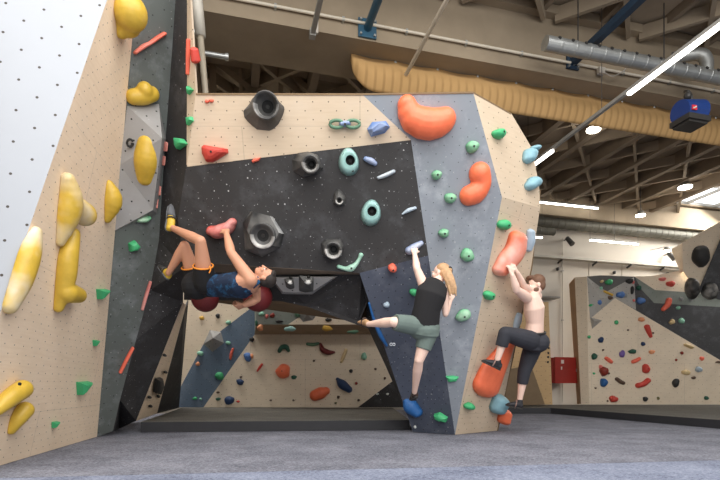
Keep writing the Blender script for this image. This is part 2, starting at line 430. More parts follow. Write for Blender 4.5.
# back wall seen through the arch
BWY = 10.9
bw = lambda x, y, Y=BWY: at(x, y, Y)
BW = Plane(bw(200, 400), bw(300, 400), bw(200, 350))
back = root('climbing_wall', bw(290, 407)); tag(back, 'low climbing wall behind the arch, plywood with a blue diagonal stripe', 'climbing wall', kind='thing')
slab('plywood_panel', [[bw(176, 407.3), bw(180, 388), bw(203.5, 344), bw(247, 311), bw(262, 300), bw(262, 240), bw(176, 240)],
                       [bw(203.5, 407.3), bw(254.6, 334.5), bw(402, 334.5), bw(402, 374), bw(358, 407.3)]], PLYF, back)
slab('blue_slate_panel', [[bw(176, 407.3), bw(203.5, 407.3), bw(254.6, 334.5), bw(254.6, 306), bw(262, 300), bw(247, 311), bw(203.5, 344), bw(180, 388)]], BLUESL, back)
slab('black_panel', [[bw(358, 407.3), bw(402, 374), bw(440, 345), bw(440, 407.3)]], BLACK, back)
yo = 10.2
oz = lambda x, y: at(x, y, yo)
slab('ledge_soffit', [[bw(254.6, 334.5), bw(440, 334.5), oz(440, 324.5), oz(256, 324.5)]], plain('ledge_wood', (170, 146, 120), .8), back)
slab('upper_plywood_panel', [[oz(288, 324.5), oz(440, 324.5), oz(440, 240), oz(330, 240), oz(330, 296)]], PLYF, back)
slab('upper_sage_panel', [[oz(256, 324.5), oz(288, 324.5), oz(330, 296), oz(330, 240), oz(256, 240)], [oz(256, 324.5), oz(256, 240), bw(254.6, 240), bw(254.6, 334.5)]], SAGE, back)
OZ = Plane(oz(260, 300), oz(300, 300), oz(260, 250))

# far right climbing wall
RY = 12.9
rw = lambda x, y, Y=RY: at(x, y, Y)
RW = Plane(rw(600, 400), rw(700, 400), rw(600, 300))
far = root('climbing_wall', rw(650, 404.3)); tag(far, 'far right climbing wall, pale plywood with a black band on top', 'climbing wall', kind='thing')
slab('plywood_panel', [[rw(589, 404.4), rw(586.7, 276.5), rw(590, 319), rw(615, 298), rw(720, 360), rw(795, 404.4)],
                       [rw(586.7, 276.5), rw(590, 319), rw(615, 298), rw(606, 292)],
                       [rw(634, 276.5), rw(652, 276), rw(683, 270), rw(699, 293), rw(655, 290)],
                       ], PLYF, far)
slab('black_panel', [[rw(606, 292), rw(608, 291), rw(635, 277), rw(641, 289), rw(654, 303), rw(720, 307), rw(800, 308), rw(800, 404.4), rw(795, 404.4), rw(720, 360), rw(615, 298)]], BLACKF, far)
slab('grey_top_panel', [[rw(586.7, 276.5), rw(600, 275.3), rw(634, 276.5), rw(635, 277), rw(608, 291), rw(606, 292)]], panel_mat('dark_grey_top', (100, 98, 96), hole=0), far)
slab('sage_panel', [[rw(635, 277), rw(641, 289), rw(654, 303), rw(720, 307), rw(800, 308), rw(800, 300), rw(699, 293), rw(655, 290)]], SAGE, far)
slab('plywood_side', [[rw(589, 404.4), rw(586.7, 276.5), at(574.6, 277.5, 13.2), at(581, 404, 13.1)], ], PLYF, far, away=(0, 6, 1))
slab('wood_end_panel', [[at(581, 404, 13.1), at(574.6, 277.5, 13.2), at(569, 284, 13.7), at(577, 404, 13.6)]], plain('brown_side_wood', (178, 142, 104), .8, scale=2), far, away=(0, 6, 1))
UP = Plane(at(682, 243, 12.5), at(720, 222, 12.3), at(683, 271, 12.7))
UQ = Plane(at(722, 236, 12.28), at(698, 292, 12.62), at(780, 300, 12.5))
slab('upper_plywood_panel', [[UP.hit(682, 243), UP.hit(720, 222), UP.hit(760, 198), UP.hit(740, 194), UP.hit(698, 292), UP.hit(683, 271)]], PLYF, far)
slab('upper_black_panel', [[UQ.hit(740, 194), UQ.hit(800, 200), UQ.hit(800, 302), UQ.hit(720, 300), UQ.hit(698, 292)]], BLACKF, far)
slab('upper_side', [[UP.hit(682, 243), UP.hit(683, 271), UP.hit(683, 271)+V((.1, .25, 0)), UP.hit(682, 243)+V((.1, .6, 0))]], PLYF, far, away=(-3, 10, 3))
# narrow plywood wall behind the right climber
nar = root('climbing_wall', at(535, 404, 11.7)); tag(nar, 'narrow brown plywood climbing panel behind the shirtless climber', 'climbing wall', kind='thing')
PLYN = panel_mat('plywood_narrow', (196, 164, 120), grain=.4, hole=.22, hole_r=.008)
slab('plywood_panel', [[at(500, 302, 11.9), at(548.5, 302, 11.9), at(552.5, 404.5, 11.9), at(500, 404.5, 11.9)]], PLYN, nar)
NAR = Plane(at(500, 302, 11.9), at(548.5, 302, 11.9), at(500, 404, 11.9))
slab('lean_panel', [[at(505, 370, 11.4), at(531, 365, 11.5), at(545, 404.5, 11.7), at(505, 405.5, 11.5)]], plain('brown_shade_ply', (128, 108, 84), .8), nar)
# ================================================================== climbing holds
C = dict(yellow=(208, 172, 62), green=(70, 176, 116), orange=(255, 122, 82), red=(204, 70, 58), coral=(240, 112, 88), darkred=(112, 34, 36), brick=(142, 50, 38),
         black=(46, 46, 46), teal=(158, 200, 194), tealb=(136, 178, 190), palebl=(172, 190, 204), blue=(84, 124, 186), deepblue=(38, 96, 158), navy=(34, 60, 100),
         white=(222, 226, 222), cream=(226, 200, 150), mint=(150, 206, 180), dgreen=(44, 92, 74), brown=(92, 72, 58), peach=(236, 160, 116), mustard=(214, 170, 70),
         olive=(112, 110, 70), pink=(224, 120, 112), grey=(150, 152, 152), purple=(120, 96, 170), greenb=(92, 130, 104))
def hm(col, chalk=0.):
    k = 'hold_%s_%d' % (col, chalk*10)
    return plain(k, C[col], .4 if col in ('orange', 'yellow') else .55, var=.1, scale=9, chalk=chalk, bump=.15)
BOLT = plain('bolt_steel', (34, 33, 32), .6)
def bolt(parent, p, n, r=.011):
    bm = bmesh.new(); x, y, d = frame_of(n)
    add_cyl(bm, V(p)-d*.01, V(p)+d*.006, r, n=10); from_bm('bolt', bm, BOLT, parent)

def fin(o, name, label, group): return tag(o, label, 'climbing hold', group)
SINK = .0015
def dome_verts(pl, outline, cx, cy, hgt, rings=7, power=.75, jitter=0, seed=1):
    """a rounded body standing on the panel inside a given outline (pixel list), hgt metres proud of it"""
    rr = random.Random(seed)
    base = [pl.hit(x, y, SINK) for x, y in outline]; c = pl.hit(cx, cy, SINK); n = len(base)
    vs, fs = list(base), []
    for k in range(1, rings):
        t = k/rings*PI/2; s = math.cos(t)**.9; h = hgt*math.sin(t)**power
        for b in base:
            j = 1+rr.uniform(-jitter, jitter)
            vs.append(c+(b-c)*s*(1+rr.uniform(-jitter, jitter)*.6)+pl.n*h*j)
    top = len(vs); vs.append(c+pl.n*hgt)
    fs.append(list(range(n))[::-1])
    for k in range(rings-1):
        for i in range(n):
            j = (i+1) % n; fs.append([k*n+i, k*n+j, (k+1)*n+j, (k+1)*n+i])
    for i in range(n): fs.append([(rings-1)*n+i, (rings-1)*n+(i+1) % n, top])
    return vs, fs
def ell(cx, cy, w, h, ang=0, n=22, seed=0, wob=0.):
    rr = random.Random(seed); ph = [rr.uniform(0, 2*PI) for _ in range(4)]; a = math.radians(ang); out = []
    for i in range(n):
        t = 2*PI*i/n; k = 1+wob*(math.sin(2*t+ph[0])*.5+math.sin(3*t+ph[1])*.4+math.sin(5*t+ph[2])*.25)
        x, y = math.cos(t)*w/2*k, math.sin(t)*h/2*k
        out.append((cx+x*math.cos(a)-y*math.sin(a), cy+x*math.sin(a)+y*math.cos(a)))
    return out
def blob(pl, cx, cy, w, h, hgt, col, label, group, ang=0, wob=.12, seed=None, flat=False, chalk=0., bolt_at=True, jitter=.0, power=.75, name='climbing_hold'):
    seed = int(cx*31+cy*7) if seed is None else seed
    n = 9 if flat else 22; rings = 3 if flat else 7
    vs, fs = dome_verts(pl, ell(cx, cy, w, h, ang, n, seed, wob), cx, cy, hgt, rings, power, .12 if flat else jitter, seed)
    o = from_data(name, vs, fs, hm(col, chalk), None, pl.hit(cx, cy), smooth=not flat)
    fin(o, name, label, group)
    if bolt_at and min(w, h) > 7: bolt(o, pl.hit(cx, cy)+pl.n*hgt*.985, pl.n)
    return o
def poly(pl, outline, hgt, col, label, group, c=None, rings=4, power=.6, flat=True, chalk=0., bolt_at=False, name='climbing_hold'):
    cx = sum(p[0] for p in outline)/len(outline) if c is None else c[0]; cy = sum(p[1] for p in outline)/len(outline) if c is None else c[1]
    vs, fs = dome_verts(pl, outline, cx, cy, hgt, rings, power)
    o = from_data(name, vs, fs, hm(col, chalk), None, pl.hit(cx, cy), smooth=not flat); fin(o, name, label, group)
    if bolt_at: bolt(o, pl.hit(cx, cy)+pl.n*hgt*.99, pl.n)
    return o
def sweep_data(pl, spine, hgt, caps=(1, 1), n=26, m=11, power=.8):
    """a rounded body along a bent spine: spine = [(px, py, half width in pixels), ...]"""
    P = bez([V((x, y, w)) for x, y, w in spine], n)
    t0 = (P[0]-P[1]); t0.z = 0; t0.normalize(); t1 = (P[-1]-P[-2]); t1.z = 0; t1.normalize()
    ext = 6; pre, post = [], []
    for i in range(ext):
        s = 1-(i/ext)**1.0; q = math.sqrt(max(0.0004, 1-s*s)); pre.append((P[0]+t0*P[0].z*s*caps[0], max(q, .08)))
        s2 = (i+1)/ext; q2 = math.sqrt(max(0.0004, 1-s2*s2)); post.append((P[-1]+t1*P[-1].z*s2*caps[1], max(q2, .08)))
    allp = pre+[(p, 1) for p in P]+post; wmax = max(p.z for p, _ in allp)
    vs, fs = [], []
    for i, (p, q) in enumerate(allp):
        a = allp[max(i-1, 0)][0]; b = allp[min(i+1, len(allp)-1)][0]; d = V((b.x-a.x, b.y-a.y)); d.normalize()
        w = p.z*q; h = hgt*q*(p.z/wmax)**.6
        l = pl.hit(p.x+d.y*w, p.y-d.x*w, SINK); r = pl.hit(p.x-d.y*w, p.y+d.x*w, SINK); c = (l+r)/2; sd = (r-l)/2
        for k in range(m):
            th = PI*k/(m-1); cs, sn = math.cos(th), math.sin(th)
            vs.append(c-sd*cs*(1 if abs(cs) > .999 else 1)+pl.n*h*(sn**power if sn > 1e-6 else 0))
    L = len(allp)
    for i in range(L-1):
        for k in range(m):
            j = (k+1) % m; fs.append([i*m+k, i*m+j, (i+1)*m+j, (i+1)*m+k])
    fs.append(list(range(m))); fs.append([(L-1)*m+k for k in range(m)][::-1])
    return vs, fs
def sweep(pl, spine, hgt, col, label, group, chalk=0., bolts=(), caps=(1, 1), power=.8, name='climbing_hold', m=11):
    vs, fs = sweep_data(pl, spine, hgt, caps, power=power, m=m)
    mid = spine[len(spine)//2]
    o = from_data(name, vs, fs, hm(col, chalk), None, pl.hit(mid[0], mid[1]), smooth=True); fin(o, name, label, group)
    for (x, y, k) in bolts: bolt(o, pl.hit(x, y)+pl.n*hgt*k, pl.n)
    return o
def ringhold(pl, outer, hx, hy, hr, hgt, col, label, group, chalk=0., bolts=(), off=0., flatbase=None, name='climbing_hold', rimw=1.28, squash=1.):
    """a hollow hold: outer outline rising to a rim round a deep finger hole; hx, hy, hr are where the hole shows"""
    n = 32
    base = [pl.hit(x, y, SINK) for x, y in outer]
    if len(base) != n:                       # resample polygon to n points
        out = []; L = len(base)
        for i in range(n):
            t = i*L/n; k = int(t); out.append(base[k].lerp(base[(k+1) % L], t-k))
        base = out
    c0 = pl.hit(hx, hy, hgt)
    a0 = [math.atan2((b-c0).dot(pl.v), (b-c0).dot(pl.u)) for b in base]
    rad = (pl.hit(hx+hr, hy, hgt)-c0).length
    def circ(k, h): return [c0-pl.n*(hgt-h)+(pl.u*math.cos(a)+pl.v*math.sin(a)*squash)*rad*k for a in a0]
    rim = circ(rimw, hgt*.97)
    rings = [base, [b.lerp(r, .35)+pl.n*hgt*.12*off for b, r in zip(base, rim)], [b.lerp(r, .8)+pl.n*hgt*.1*off for b, r in zip(base, rim)], rim,
             circ((1+rimw)/2+.02, hgt*1.03), circ(1.0, hgt*.96), circ(.84, hgt*.6), circ(.55, hgt*.3)]
    vs = [v for r in rings for v in r]; fs = [list(range(n))[::-1]]
    for k in range(len(rings)-1):
        for i in range(n):
            j = (i+1) % n; fs.append([k*n+i, k*n+j, (k+1)*n+j, (k+1)*n+i])
    fs.append([(len(rings)-1)*n+i for i in range(n)])
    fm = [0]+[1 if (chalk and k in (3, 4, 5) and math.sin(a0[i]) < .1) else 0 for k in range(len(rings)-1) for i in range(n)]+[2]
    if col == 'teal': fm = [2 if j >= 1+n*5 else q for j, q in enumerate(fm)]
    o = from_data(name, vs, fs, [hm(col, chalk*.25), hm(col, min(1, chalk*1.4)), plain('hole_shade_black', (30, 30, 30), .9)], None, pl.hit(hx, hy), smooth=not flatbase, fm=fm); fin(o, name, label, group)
    bolt(o, c0-pl.n*hgt*.7, pl.n, .02)
    for (x, y) in bolts: bolt(o, pl.hit(x, y)+pl.n*hgt*.85, pl.n, .012)
    return o
def facets(pl, pts, faces, mats, label, group, fm=None, name='climbing_volume', cat='volume'):
    vs = [pl.hit(x, y, o) for x, y, o in pts]
    o = from_data(name, vs, faces, mats, None, sum(vs, V((0, 0, 0)))/len(vs), uv=True, fm=fm)
    tag(o, label, cat, group, 'thing'); return o
def lift(pl, d): return Plane(pl.p+pl.n*d, pl.p+pl.n*d+pl.u, pl.p+pl.n*d+pl.v)

# ---- left tower -------------------------------------------------
g = 'holds on the left tower'
def lump(pl, chains, col, label, group, chalk=0., bolts=(), voxel=.011):
    """a smooth moulded hold: swellings (px, py, metres proud of the panel, radius) grown together and cut flat on the panel"""
    bm = bmesh.new()
    for ch in chains:
        P = bez([V((x, y, o)) for x, y, o, r in ch], 8) if len(ch) > 1 else [V(ch[0][:3])]; Rr = bez([V((r, 0, 0)) for x, y, o, r in ch], 8) if len(ch) > 1 else [V((ch[0][3], 0, 0))]
        pts = [pl.hit(p.x, p.y, p.z) for p in P]; limb(bm, pts, [r.x for r in Rr], n=18)
    o = fuse('climbing_hold', bm, hm(col, chalk), None, voxel, 6)
    bm = bmesh.new(); bm.from_mesh(o.data)
    bmesh.ops.bisect_plane(bm, geom=bm.verts[:]+bm.edges[:]+bm.faces[:], plane_co=pl.p+pl.n*.002, plane_no=pl.n, clear_inner=True)
    bmesh.ops.holes_fill(bm, edges=[e for e in bm.edges if e.is_boundary], sides=0)
    c = pl.hit(*chains[0][0][:2]); bm.transform(Matrix.Translation(-c)); bm.to_mesh(o.data); bm.free()
    for p in o.data.polygons: p.use_smooth = True
    o.location = c; o['_w'] = tuple(c); fin(o, 'climbing_hold', label, group)
    for x, y, off in bolts: bolt(o, pl.hit(x, y, off), pl.n, .012)
    return o
lump(LP, [[(130, 13, .1, .15)], [(121, 31, .02, .065)], [(127, 22, .06, .125)]], 'yellow', 'big round yellow hold at the top edge of the left plywood panel', g)
lump(LP, [[(109, 185, .01, .05), (112, 200, .04, .1), (107, 218, .01, .05)]], 'yellow', 'yellow half dome hold at the plywood edge beside the grey slate panel', g)
lump(LP, [[(68, 180, .04, .06), (70, 198, .05, .1), (67, 216, .04, .1), (60, 242, .02, .04)], [(74, 205, .05, .09), (84, 214, .08, .105)]], 'yellow', 'tall chalky yellow horn-shaped hold with a knob, above the boot-shaped hold', g, chalk=.5)
lump(LP, [[(73, 234, .04, .06), (68, 255, .05, .085), (65, 280, .05, .085), (58, 307, .02, .05)], [(66, 292, .06, .1), (78, 295, .08, .075)]], 'yellow', 'long yellow boot-shaped hold on the left plywood panel', g)
lump(LP, [[(36, 232, .02, .045), (29, 252, .03, .085), (20, 280, .03, .085), (9, 306, .02, .06)]], 'yellow', 'long yellow hold with white chalked middle next to the white panel', g, chalk=.75)
lump(LP, [[(-4, 410, .02, .05), (10, 398, .05, .07), (23, 389, .06, .075)]], 'yellow', 'upper yellow hold of the pair at bottom left', g, bolts=((20, 384, .13),))
lump(LP, [[(11, 430, .01, .04), (18, 419, .04, .06), (25, 410, .06, .07)]], 'yellow', 'lower yellow hold of the pair at bottom left', g)
for (o, h, l) in (([(96, 289), (106, 289), (97, 299)], .08, 'green wedge hold on left plywood, topmost of that panel'), ([(92.5, 340), (97, 340), (93, 346)], .05, 'small green wedge hold midway down the left plywood edge'),
               ([(76, 382), (88, 381), (77, 395)], .09, 'green wedge hold on left plywood, right of the yellow pair'), ([(51.5, 422), (57, 421), (51.5, 428)], .05, 'smallest low green hold near the base of the left plywood')):
    poly(LP, o, h, 'green', l, g, rings=3)
sweep(SLP, [(135, 52.5, 2), (143, 46.5, 2.6), (149, 43.5, 2.2), (157, 38, 2.4), (163.5, 34, 2.2)], .06, 'coral', 'thin orange rail hold slanting on the left slate panel', g, chalk=.2)
# grey volume bolted on the slate panel, two yellow holds on it
VOL = facets(SLP, [(127, 106, 0), (159, 104, 0), (162, 138, .3), (153, 210, .12), (114, 231, 0), (120, 165, .02), (166, 139, 0), (157, 214, 0)],
             [[0, 2, 1], [0, 5, 2], [5, 3, 2], [5, 4, 3], [1, 2, 6], [2, 3, 7, 6], [3, 4, 7], [0, 1, 6, 7, 4, 5]], [GREYV], 'large faceted grey volume on the left slate panel', 'volumes')
VP2_ = Plane(SLP.hit(120, 165, .02), SLP.hit(162, 138, .2), SLP.hit(153, 210, .06))
lump(VP2_, [[(147, 145, .0, .1), (146, 160, .02, .125), (145, 177, .0, .095)]], 'yellow', 'large oval yellow hold on the grey volume', g, bolts=((150, 150, .1),))
lump(SLP, [[(133, 97, .02, .075), (143, 96, .03, .085), (152, 94, .03, .075)], [(145, 90, .06, .08)]], 'yellow', 'yellow boot-like hold above the grey volume', g)
sweep(lift(SLP, -.0), [(138, 220, 2.2), (144, 219, 3.2), (148, 217.5, 2)], .09, 'green', 'green hold tucked below the grey volume', g, chalk=.5)
poly(SLP, [(128, 243), (134, 240), (139, 246), (136, 250), (129, 251)], .09, 'green', 'green hold on the left slate panel under the volume', g)
sweep(SLP, [(150, 282, 1.3), (146, 295, 1.5), (142, 309, 1.3)], .04, 'pink', 'pinkish red thin strip low on the slate panel edge', g, chalk=.3)
sweep(SLP, [(132.5, 348, 1.4), (127, 358, 1.6), (120, 372, 1.4)], .04, 'coral', 'orange thin strip lowest on the dark left panel', g)
for i, (x, y) in enumerate(((162, 146), (160.5, 160), (157, 190), (155, 203))):
    sweep(SLP, [(x+.6, y-4, 1), (x-.4, y+4, 1.1)], .13 - .02*i, 'coral', ('topmost', 'second', 'third', 'lowest')[i]+' red chip on the right edge of the grey volume', g, chalk=.4)
o = root('carabiner', VP2_.hit(130, 143)); bm = bmesh.new()
add_tube(bm, [VP2_.hit(130+3*math.cos(t), 143+3.6*math.sin(t), .03) for t in [2*PI*i/14*.94 for i in range(15)]], .012, 6)
bm2 = bm; from_bm('hook', bm2, BOLT, o); bm = bmesh.new(); add_cyl(bm, VP2_.hit(132, 144, -.01), VP2_.hit(132, 144, .03), .012); from_bm('bolt', bm, BOLT, o)
tag(o, 'small black metal hook left of the oval yellow hold', 'hook')
DP = Plane(sp(164, 160), st, sl0)
poly(DP, [(177, 138), (184, 139), (188, 144), (180, 150), (178, 147)], .07, 'green', 'green hold on the dark strip left of the plywood top', g)
STP = Plane(at(190.5, 0, 4.6), k1, at(187, 93, 5.02))
poly(STP, [(189, 86), (194, 90), (190, 95)], .05, 'green', 'upper green hold on the narrow plywood edge', g)
poly(Plane(at(187, 93, 5.02), k1, sl0), [(188, 118), (193, 117), (194, 121), (189, 126)], .05, 'green', 'lower green hold on the narrow plywood edge', g)
sweep(STP, [(189, 40, 1.3), (188.8, 58, 1.4), (188.2, 74, 1.1)], .03, 'coral', 'upright orange strip on the narrow plywood edge', g)
EDP = Plane(at(190.5, 0, 4.6), k1, at(190.5, 0, 4.6)+V((.2, .6, 0)))
sweep(EDP, [(193, 50, 3), (194.5, 60, 3.6)], .06, 'red', 'red hold on the far side of the narrow plywood edge', g)
KP = Plane(kick0, kick1, kt0)
poly(KP, [(155, 378), (160, 377), (161, 385), (158, 394), (153, 392)], .08, 'black', 'black hold on the plywood kickboard inside the passage', g)
for i, (x, y, l) in enumerate(((164, 355, 'uppermost'), (165, 372, 'middle'), (149, 397, 'left low'), (158, 396, 'right low'), (150, 406, 'lowest'))):
    blob(KP, x, y, 3, 3, .03, 'black', l+' tiny black foothold on the plywood kickboard', g)

# ---- central boulder: plywood and black overhang ------------------
g = 'holds on the central boulder overhang'
cols = ringhold
oc = [(x/8+230, y/8+85) for x, y in ((180, 105), (215, 85), (280, 78), (345, 85), (380, 120), (440, 180), (425, 240), (388, 315), (328, 368), (208, 355), (116, 268), (106, 205), (150, 160))]
ringhold(BP, oc, 265.6, 105, 11, .17, 'black', 'big black many-sided pot hold near the top edge of the plywood', g, chalk=.45, flatbase=True, rimw=1.2)
blob(BP, 207, 101.5, 4, 4, .03, 'coral', 'left of two tiny orange footholds near the plywood top corner', g)
blob(BP, 211.5, 100.8, 5, 3.4, .03, 'coral', 'right of two tiny orange footholds near the plywood top corner', g)
poly(BP, [(202.5, 147), (205, 145), (213, 146.5), (220, 147.5), (228, 149), (228.5, 153), (221, 158), (213, 162.5), (207, 162), (203, 154)], .12, 'red', 'chunky red hold low on the plywood beside the left corner', g, bolt_at=True)
poly(BP, [(251.5, 161), (255, 158), (261, 157.5), (259, 161), (253, 163)], .04, 'coral', 'small orange foothold on the line between plywood and black', g)
def grip():
    r = root('climbing_hold', BP.hit(345, 124))
    for nm, c, x0 in (('ring', 'greenb', 336.5), ('ring', 'greenb', 353)):
        bm = bmesh.new(); n = 20; L = lift(BP, .05)
        add_tube(bm, [L.hit(x0+6.6*math.cos(2*PI*i/n), 124+3.8*math.sin(2*PI*i/n)) for i in range(n+1)], .017, 8); from_bm(nm, bm, hm(c), r, smooth=True)
    vs, fs = sweep_data(BP, [(342, 124.5, 3), (348, 123.5, 3)], .08); from_data('hub', vs, fs, hm('blue', .3), r, smooth=True)
    bolt(r, BP.hit(345, 124, .082), BP.n); tag(r, 'double ring green grip with blue centre on the plywood top panel', 'climbing hold', g)
grip()
facets(BP, [(367, 129.5, 0), (372, 122, 0), (386, 121, 0), (390, 127, 0), (385, 133, 0), (371, 137, 0), (372, 129, .13), (380, 123, .13), (386, 125.5, .14), (382, 130, .12), (373, 132, .12)],
       [[0, 1, 6], [1, 7, 6], [1, 2, 7], [2, 8, 7], [2, 3, 8], [3, 4, 9, 8], [4, 5, 10, 9], [5, 0, 6, 10], [6, 7, 8, 9, 10], [0, 5, 4, 3, 2, 1]], [hm('blue', .35)], 'chalky blue faceted block hold on the plywood top panel', g, name='climbing_hold', cat='climbing hold')
ringhold(BP, [(292, 160), (298, 153), (308, 151.5), (318, 155), (323, 168), (318, 174), (303, 177), (293, 171)], 310.4, 163.8, 6.0, .19, 'black', 'chalky black ring hold just under the plywood edge', g, chalk=.55, flatbase=True, rimw=1.5)
def egg(cx, cy, w, h, ang, sharp=.14):
    out = []; a = math.radians(ang)
    for i in range(32):
        t = 2*PI*i/32; x = math.cos(t)*w/2*(1+sharp*math.sin(t)); y = math.sin(t)*h/2
        out.append((cx+x*math.cos(a)-y*math.sin(a), cy+x*math.sin(a)+y*math.cos(a)))
    return out
ringhold(BP, egg(348.7, 161.8, 20.5, 28.5, -4), 350.2, 160.3, 4.7, .1, 'teal', 'upper pale teal egg-shaped ring hold on the black panel', g, bolts=[(344, 155), (353, 171)], off=4, rimw=1.15)
ringhold(BP, egg(371, 212.8, 20, 27, 6), 372, 211.3, 4.6, .1, 'teal', 'lower pale teal egg-shaped ring hold on the black panel', g, bolts=[(376, 205)], off=4, rimw=1.15)
sweep(BP, [(366, 159, 2.6), (371, 161, 3.3), (375, 163.5, 2.4)], .06, 'blue', 'short chalky blue crimp right of the upper teal ring', g, chalk=.5)
sweep(BP, [(378.5, 177.8, 1.7), (386, 175, 2.2), (393.5, 171.5, 2)], .05, 'palebl', 'longer pale blue rail hold on the black panel', g, chalk=.5)
sweep(BP, [(402.5, 214, .9), (408, 210.5, 2), (415, 208, 1.7)], .05, 'palebl', 'thin pale blue crimp at the edge of the slate panel', g, chalk=.2)
ringhold(BP, [(333, 203), (334, 193), (338, 188), (342, 191), (346, 198), (345, 205), (338, 206.5)], 339.2, 200.6, 2.6, .1, 'black', 'small black ring hold between the two teal rings', g, chalk=.5, flatbase=True, rimw=1.5)
# the big black box with a ring beside the climber's hand
facets(BP, [(243, 222, 0), (251, 211, 0), (273, 217, 0), (284, 234, 0), (281, 247, 0), (262, 257, 0), (245, 250, 0), (253, 211.5, .16), (270, 216, .17), (279, 233, .19), (272, 246, .22), (255, 248, .22), (247, 230, .17)],
       [[0, 1, 7, 12], [1, 2, 8, 7], [2, 3, 9, 8], [3, 4, 10, 9], [4, 5, 11, 10], [5, 6, 11], [6, 0, 12, 11], [7, 8, 9, 10, 11, 12], [0, 6, 5, 4, 3, 2, 1]], [hm('black', .25), hm('grey', .6)],
       'large black box volume right of the hanging climber', 'volumes', fm=[0, 1, 1, 0, 0, 0, 0, 0, 0])
BV = lift(BP, .19)
ringhold(BV, egg(262.5, 236, 27, 27, 0, 0), 262.3, 236, 10.6, .06, 'black', 'chalk-rimmed black ring on the big black box volume', g, chalk=.6, rimw=1.2)
ringhold(BP, [(321, 243), (326, 238.5), (341, 239), (344, 246), (341, 256), (333, 259), (322, 256)], 333.2, 250.5, 6.4, .16, 'black', 'chalky black cup hold above the pale green boomerang', g, chalk=.7, flatbase=True, rimw=1.35)
sweep(BP, [(338.5, 266.5, 1.9), (345, 268.5, 2.1), (351, 268, 3.6), (356, 264, 2.3), (359.5, 258.5, 1.8), (361, 255, 2.4)], .06, 'mint', 'pale green boomerang hold at the lip of the overhang', g, chalk=.3, bolts=[(351.5, 267.5, 1.02)])
sweep(BP, [(212, 230.5, 5), (219, 231.5, 7.2), (228, 228, 6.6), (232.5, 222.5, 4.6)], .16, 'red', 'chalky red hold gripped by the hanging climber', g, chalk=.35)
# the second overhang under the lip
facets(LBP, [(270, 277, 0), (338, 276, 0), (312, 294.5, 0), (282, 294, 0), (272, 278, .1), (334, 277.5, .1), (311, 292.5, .1), (283, 292, .1)],
       [[0, 4, 5, 1], [1, 5, 6, 2], [2, 6, 7, 3], [3, 7, 4, 0], [4, 7, 6, 5], [0, 1, 2, 3]], [GREYV], 'flat grey trapezoid volume under the overhang lip', 'volumes')
LV = lift(LBP, .1)
ringhold(LV, [(284.5, 279), (293, 276.5), (294.5, 288), (290, 289.5), (286, 287)], 290, 282, 1.9, .09, 'black', 'left small black ring block on the grey trapezoid volume', g, chalk=.5, flatbase=True, rimw=1.7)
ringhold(LV, [(299, 275.5), (313.5, 277), (313.5, 291.5), (305, 292.5), (299, 291)], 308, 281.5, 2.4, .1, 'black', 'right larger black ring block on the grey trapezoid volume', g, chalk=.5, flatbase=True, rimw=1.7)
def ball(c, r, col, label, g):
    o = root('climbing_hold', c); bm = bmesh.new(); add_ball(bm, c, r, seg=28); from_bm('ball', bm, hm(col), o, smooth=True)
    bm = bmesh.new(); add_cyl(bm, V(c)+V((0, r*.5, r*.5)), V(c)+V((0, r*1.05, r*1.05)), r*.5); from_bm('mount', bm, BOLT, o); tag(o, label, 'climbing hold', g)
ball(at(205, 298.5, 6.0), .165, 'darkred', 'left dark red ball hold hanging below the arch', g)
ball(at(257.5, 297, 5.95), .178, 'darkred', 'right dark red ball hold behind the climber\'s head and shoulder', g)

# ---- right tower ----------------------------------------------------
g = 'holds on the right tower'
SUP = BP
lump(SUP, [[(407, 105.5, .02, .1), (412, 118, .02, .135), (426, 124, .02, .155), (439, 122.5, .02, .14), (445, 119, .02, .115)]], 'orange', 'largest orange kidney hold at the top of the slate panel', g)
lump(SUP, [[(479.5, 173.5, .0, .118), (482, 183.5, .0, .1), (476, 192.5, .0, .115), (469, 195.5, .0, .108)]], 'orange', 'orange bean-shaped hold in the middle of the slate panel', g)
for x, y, w, h, l in ((472, 147, 13, 12.5, 'green knob hold between the two orange slate-panel holds'), (436.5, 175, 10.5, 9.5, 'green knob left of the bean-shaped orange hold'),
                      (450, 198, 11.5, 11, 'green knob touching the lower left of the bean-shaped hold'), (443.5, 233, 11, 8.5, 'green knob between the black panel edge and the middle slate'),
                      (467, 255, 14, 13, 'chalky green knob on slate, right of the woman\'s raised head')):
    blob(SUP, x, y, w, h, .1, 'green', l, g, chalk=.3, jitter=.03)
blob(SUP, 463, 315, 16, 11, .1, 'green', 'large green knob right of the woman\'s lowered hand', g, ang=-35, chalk=.45, jitter=.04)
poly(SUP, [(445.5, 376), (452, 375.5), (458.5, 376.5), (456, 380.5), (448, 381.5)], .06, 'green', 'flat green foothold low on the slate panel', g)
DSP = Plane(B_, C_, D_)
DSP2 = Plane(B_, D_, E_)
poly(DSP, [(434.5, 413.5), (440, 412), (444, 414.5), (448, 417), (447, 421), (440, 420), (435.5, 417.5)], .08, 'green', 'low green hold with bumps near the boulder base', g, bolt_at=False)
blob(DSP2, 392.3, 267.3, 8.5, 8.5, .12, 'coral', 'single round red-orange knob on the dark slate panel', g)
blob(DSP2, 413.5, 292, 9, 6.5, .06, 'green', 'green hold beside the woman\'s left shoulder', g, ang=20)
blob(DSP2, 386.5, 304.5, 6.5, 5.5, .05, 'palebl', 'small pale blue disc on the dark slate near the woman\'s knee', g)
sweep(BP, [(409, 250.5, 4), (415, 246.5, 3.6), (421, 243, 2.4)], .1, 'blue', 'chalky blue hold in the woman\'s raised left hand', g, chalk=.6)
EDG = Plane(E_, D_, E_+V((.3, -.06, 0)))
sweep(DSP2, [(369, 303, 1), (374, 320, 1.6), (380.5, 335, 2.2), (386.5, 345, 1.2)], .05, 'deepblue', 'long blue rail hold along the arch edge at the woman\'s left foot', g)
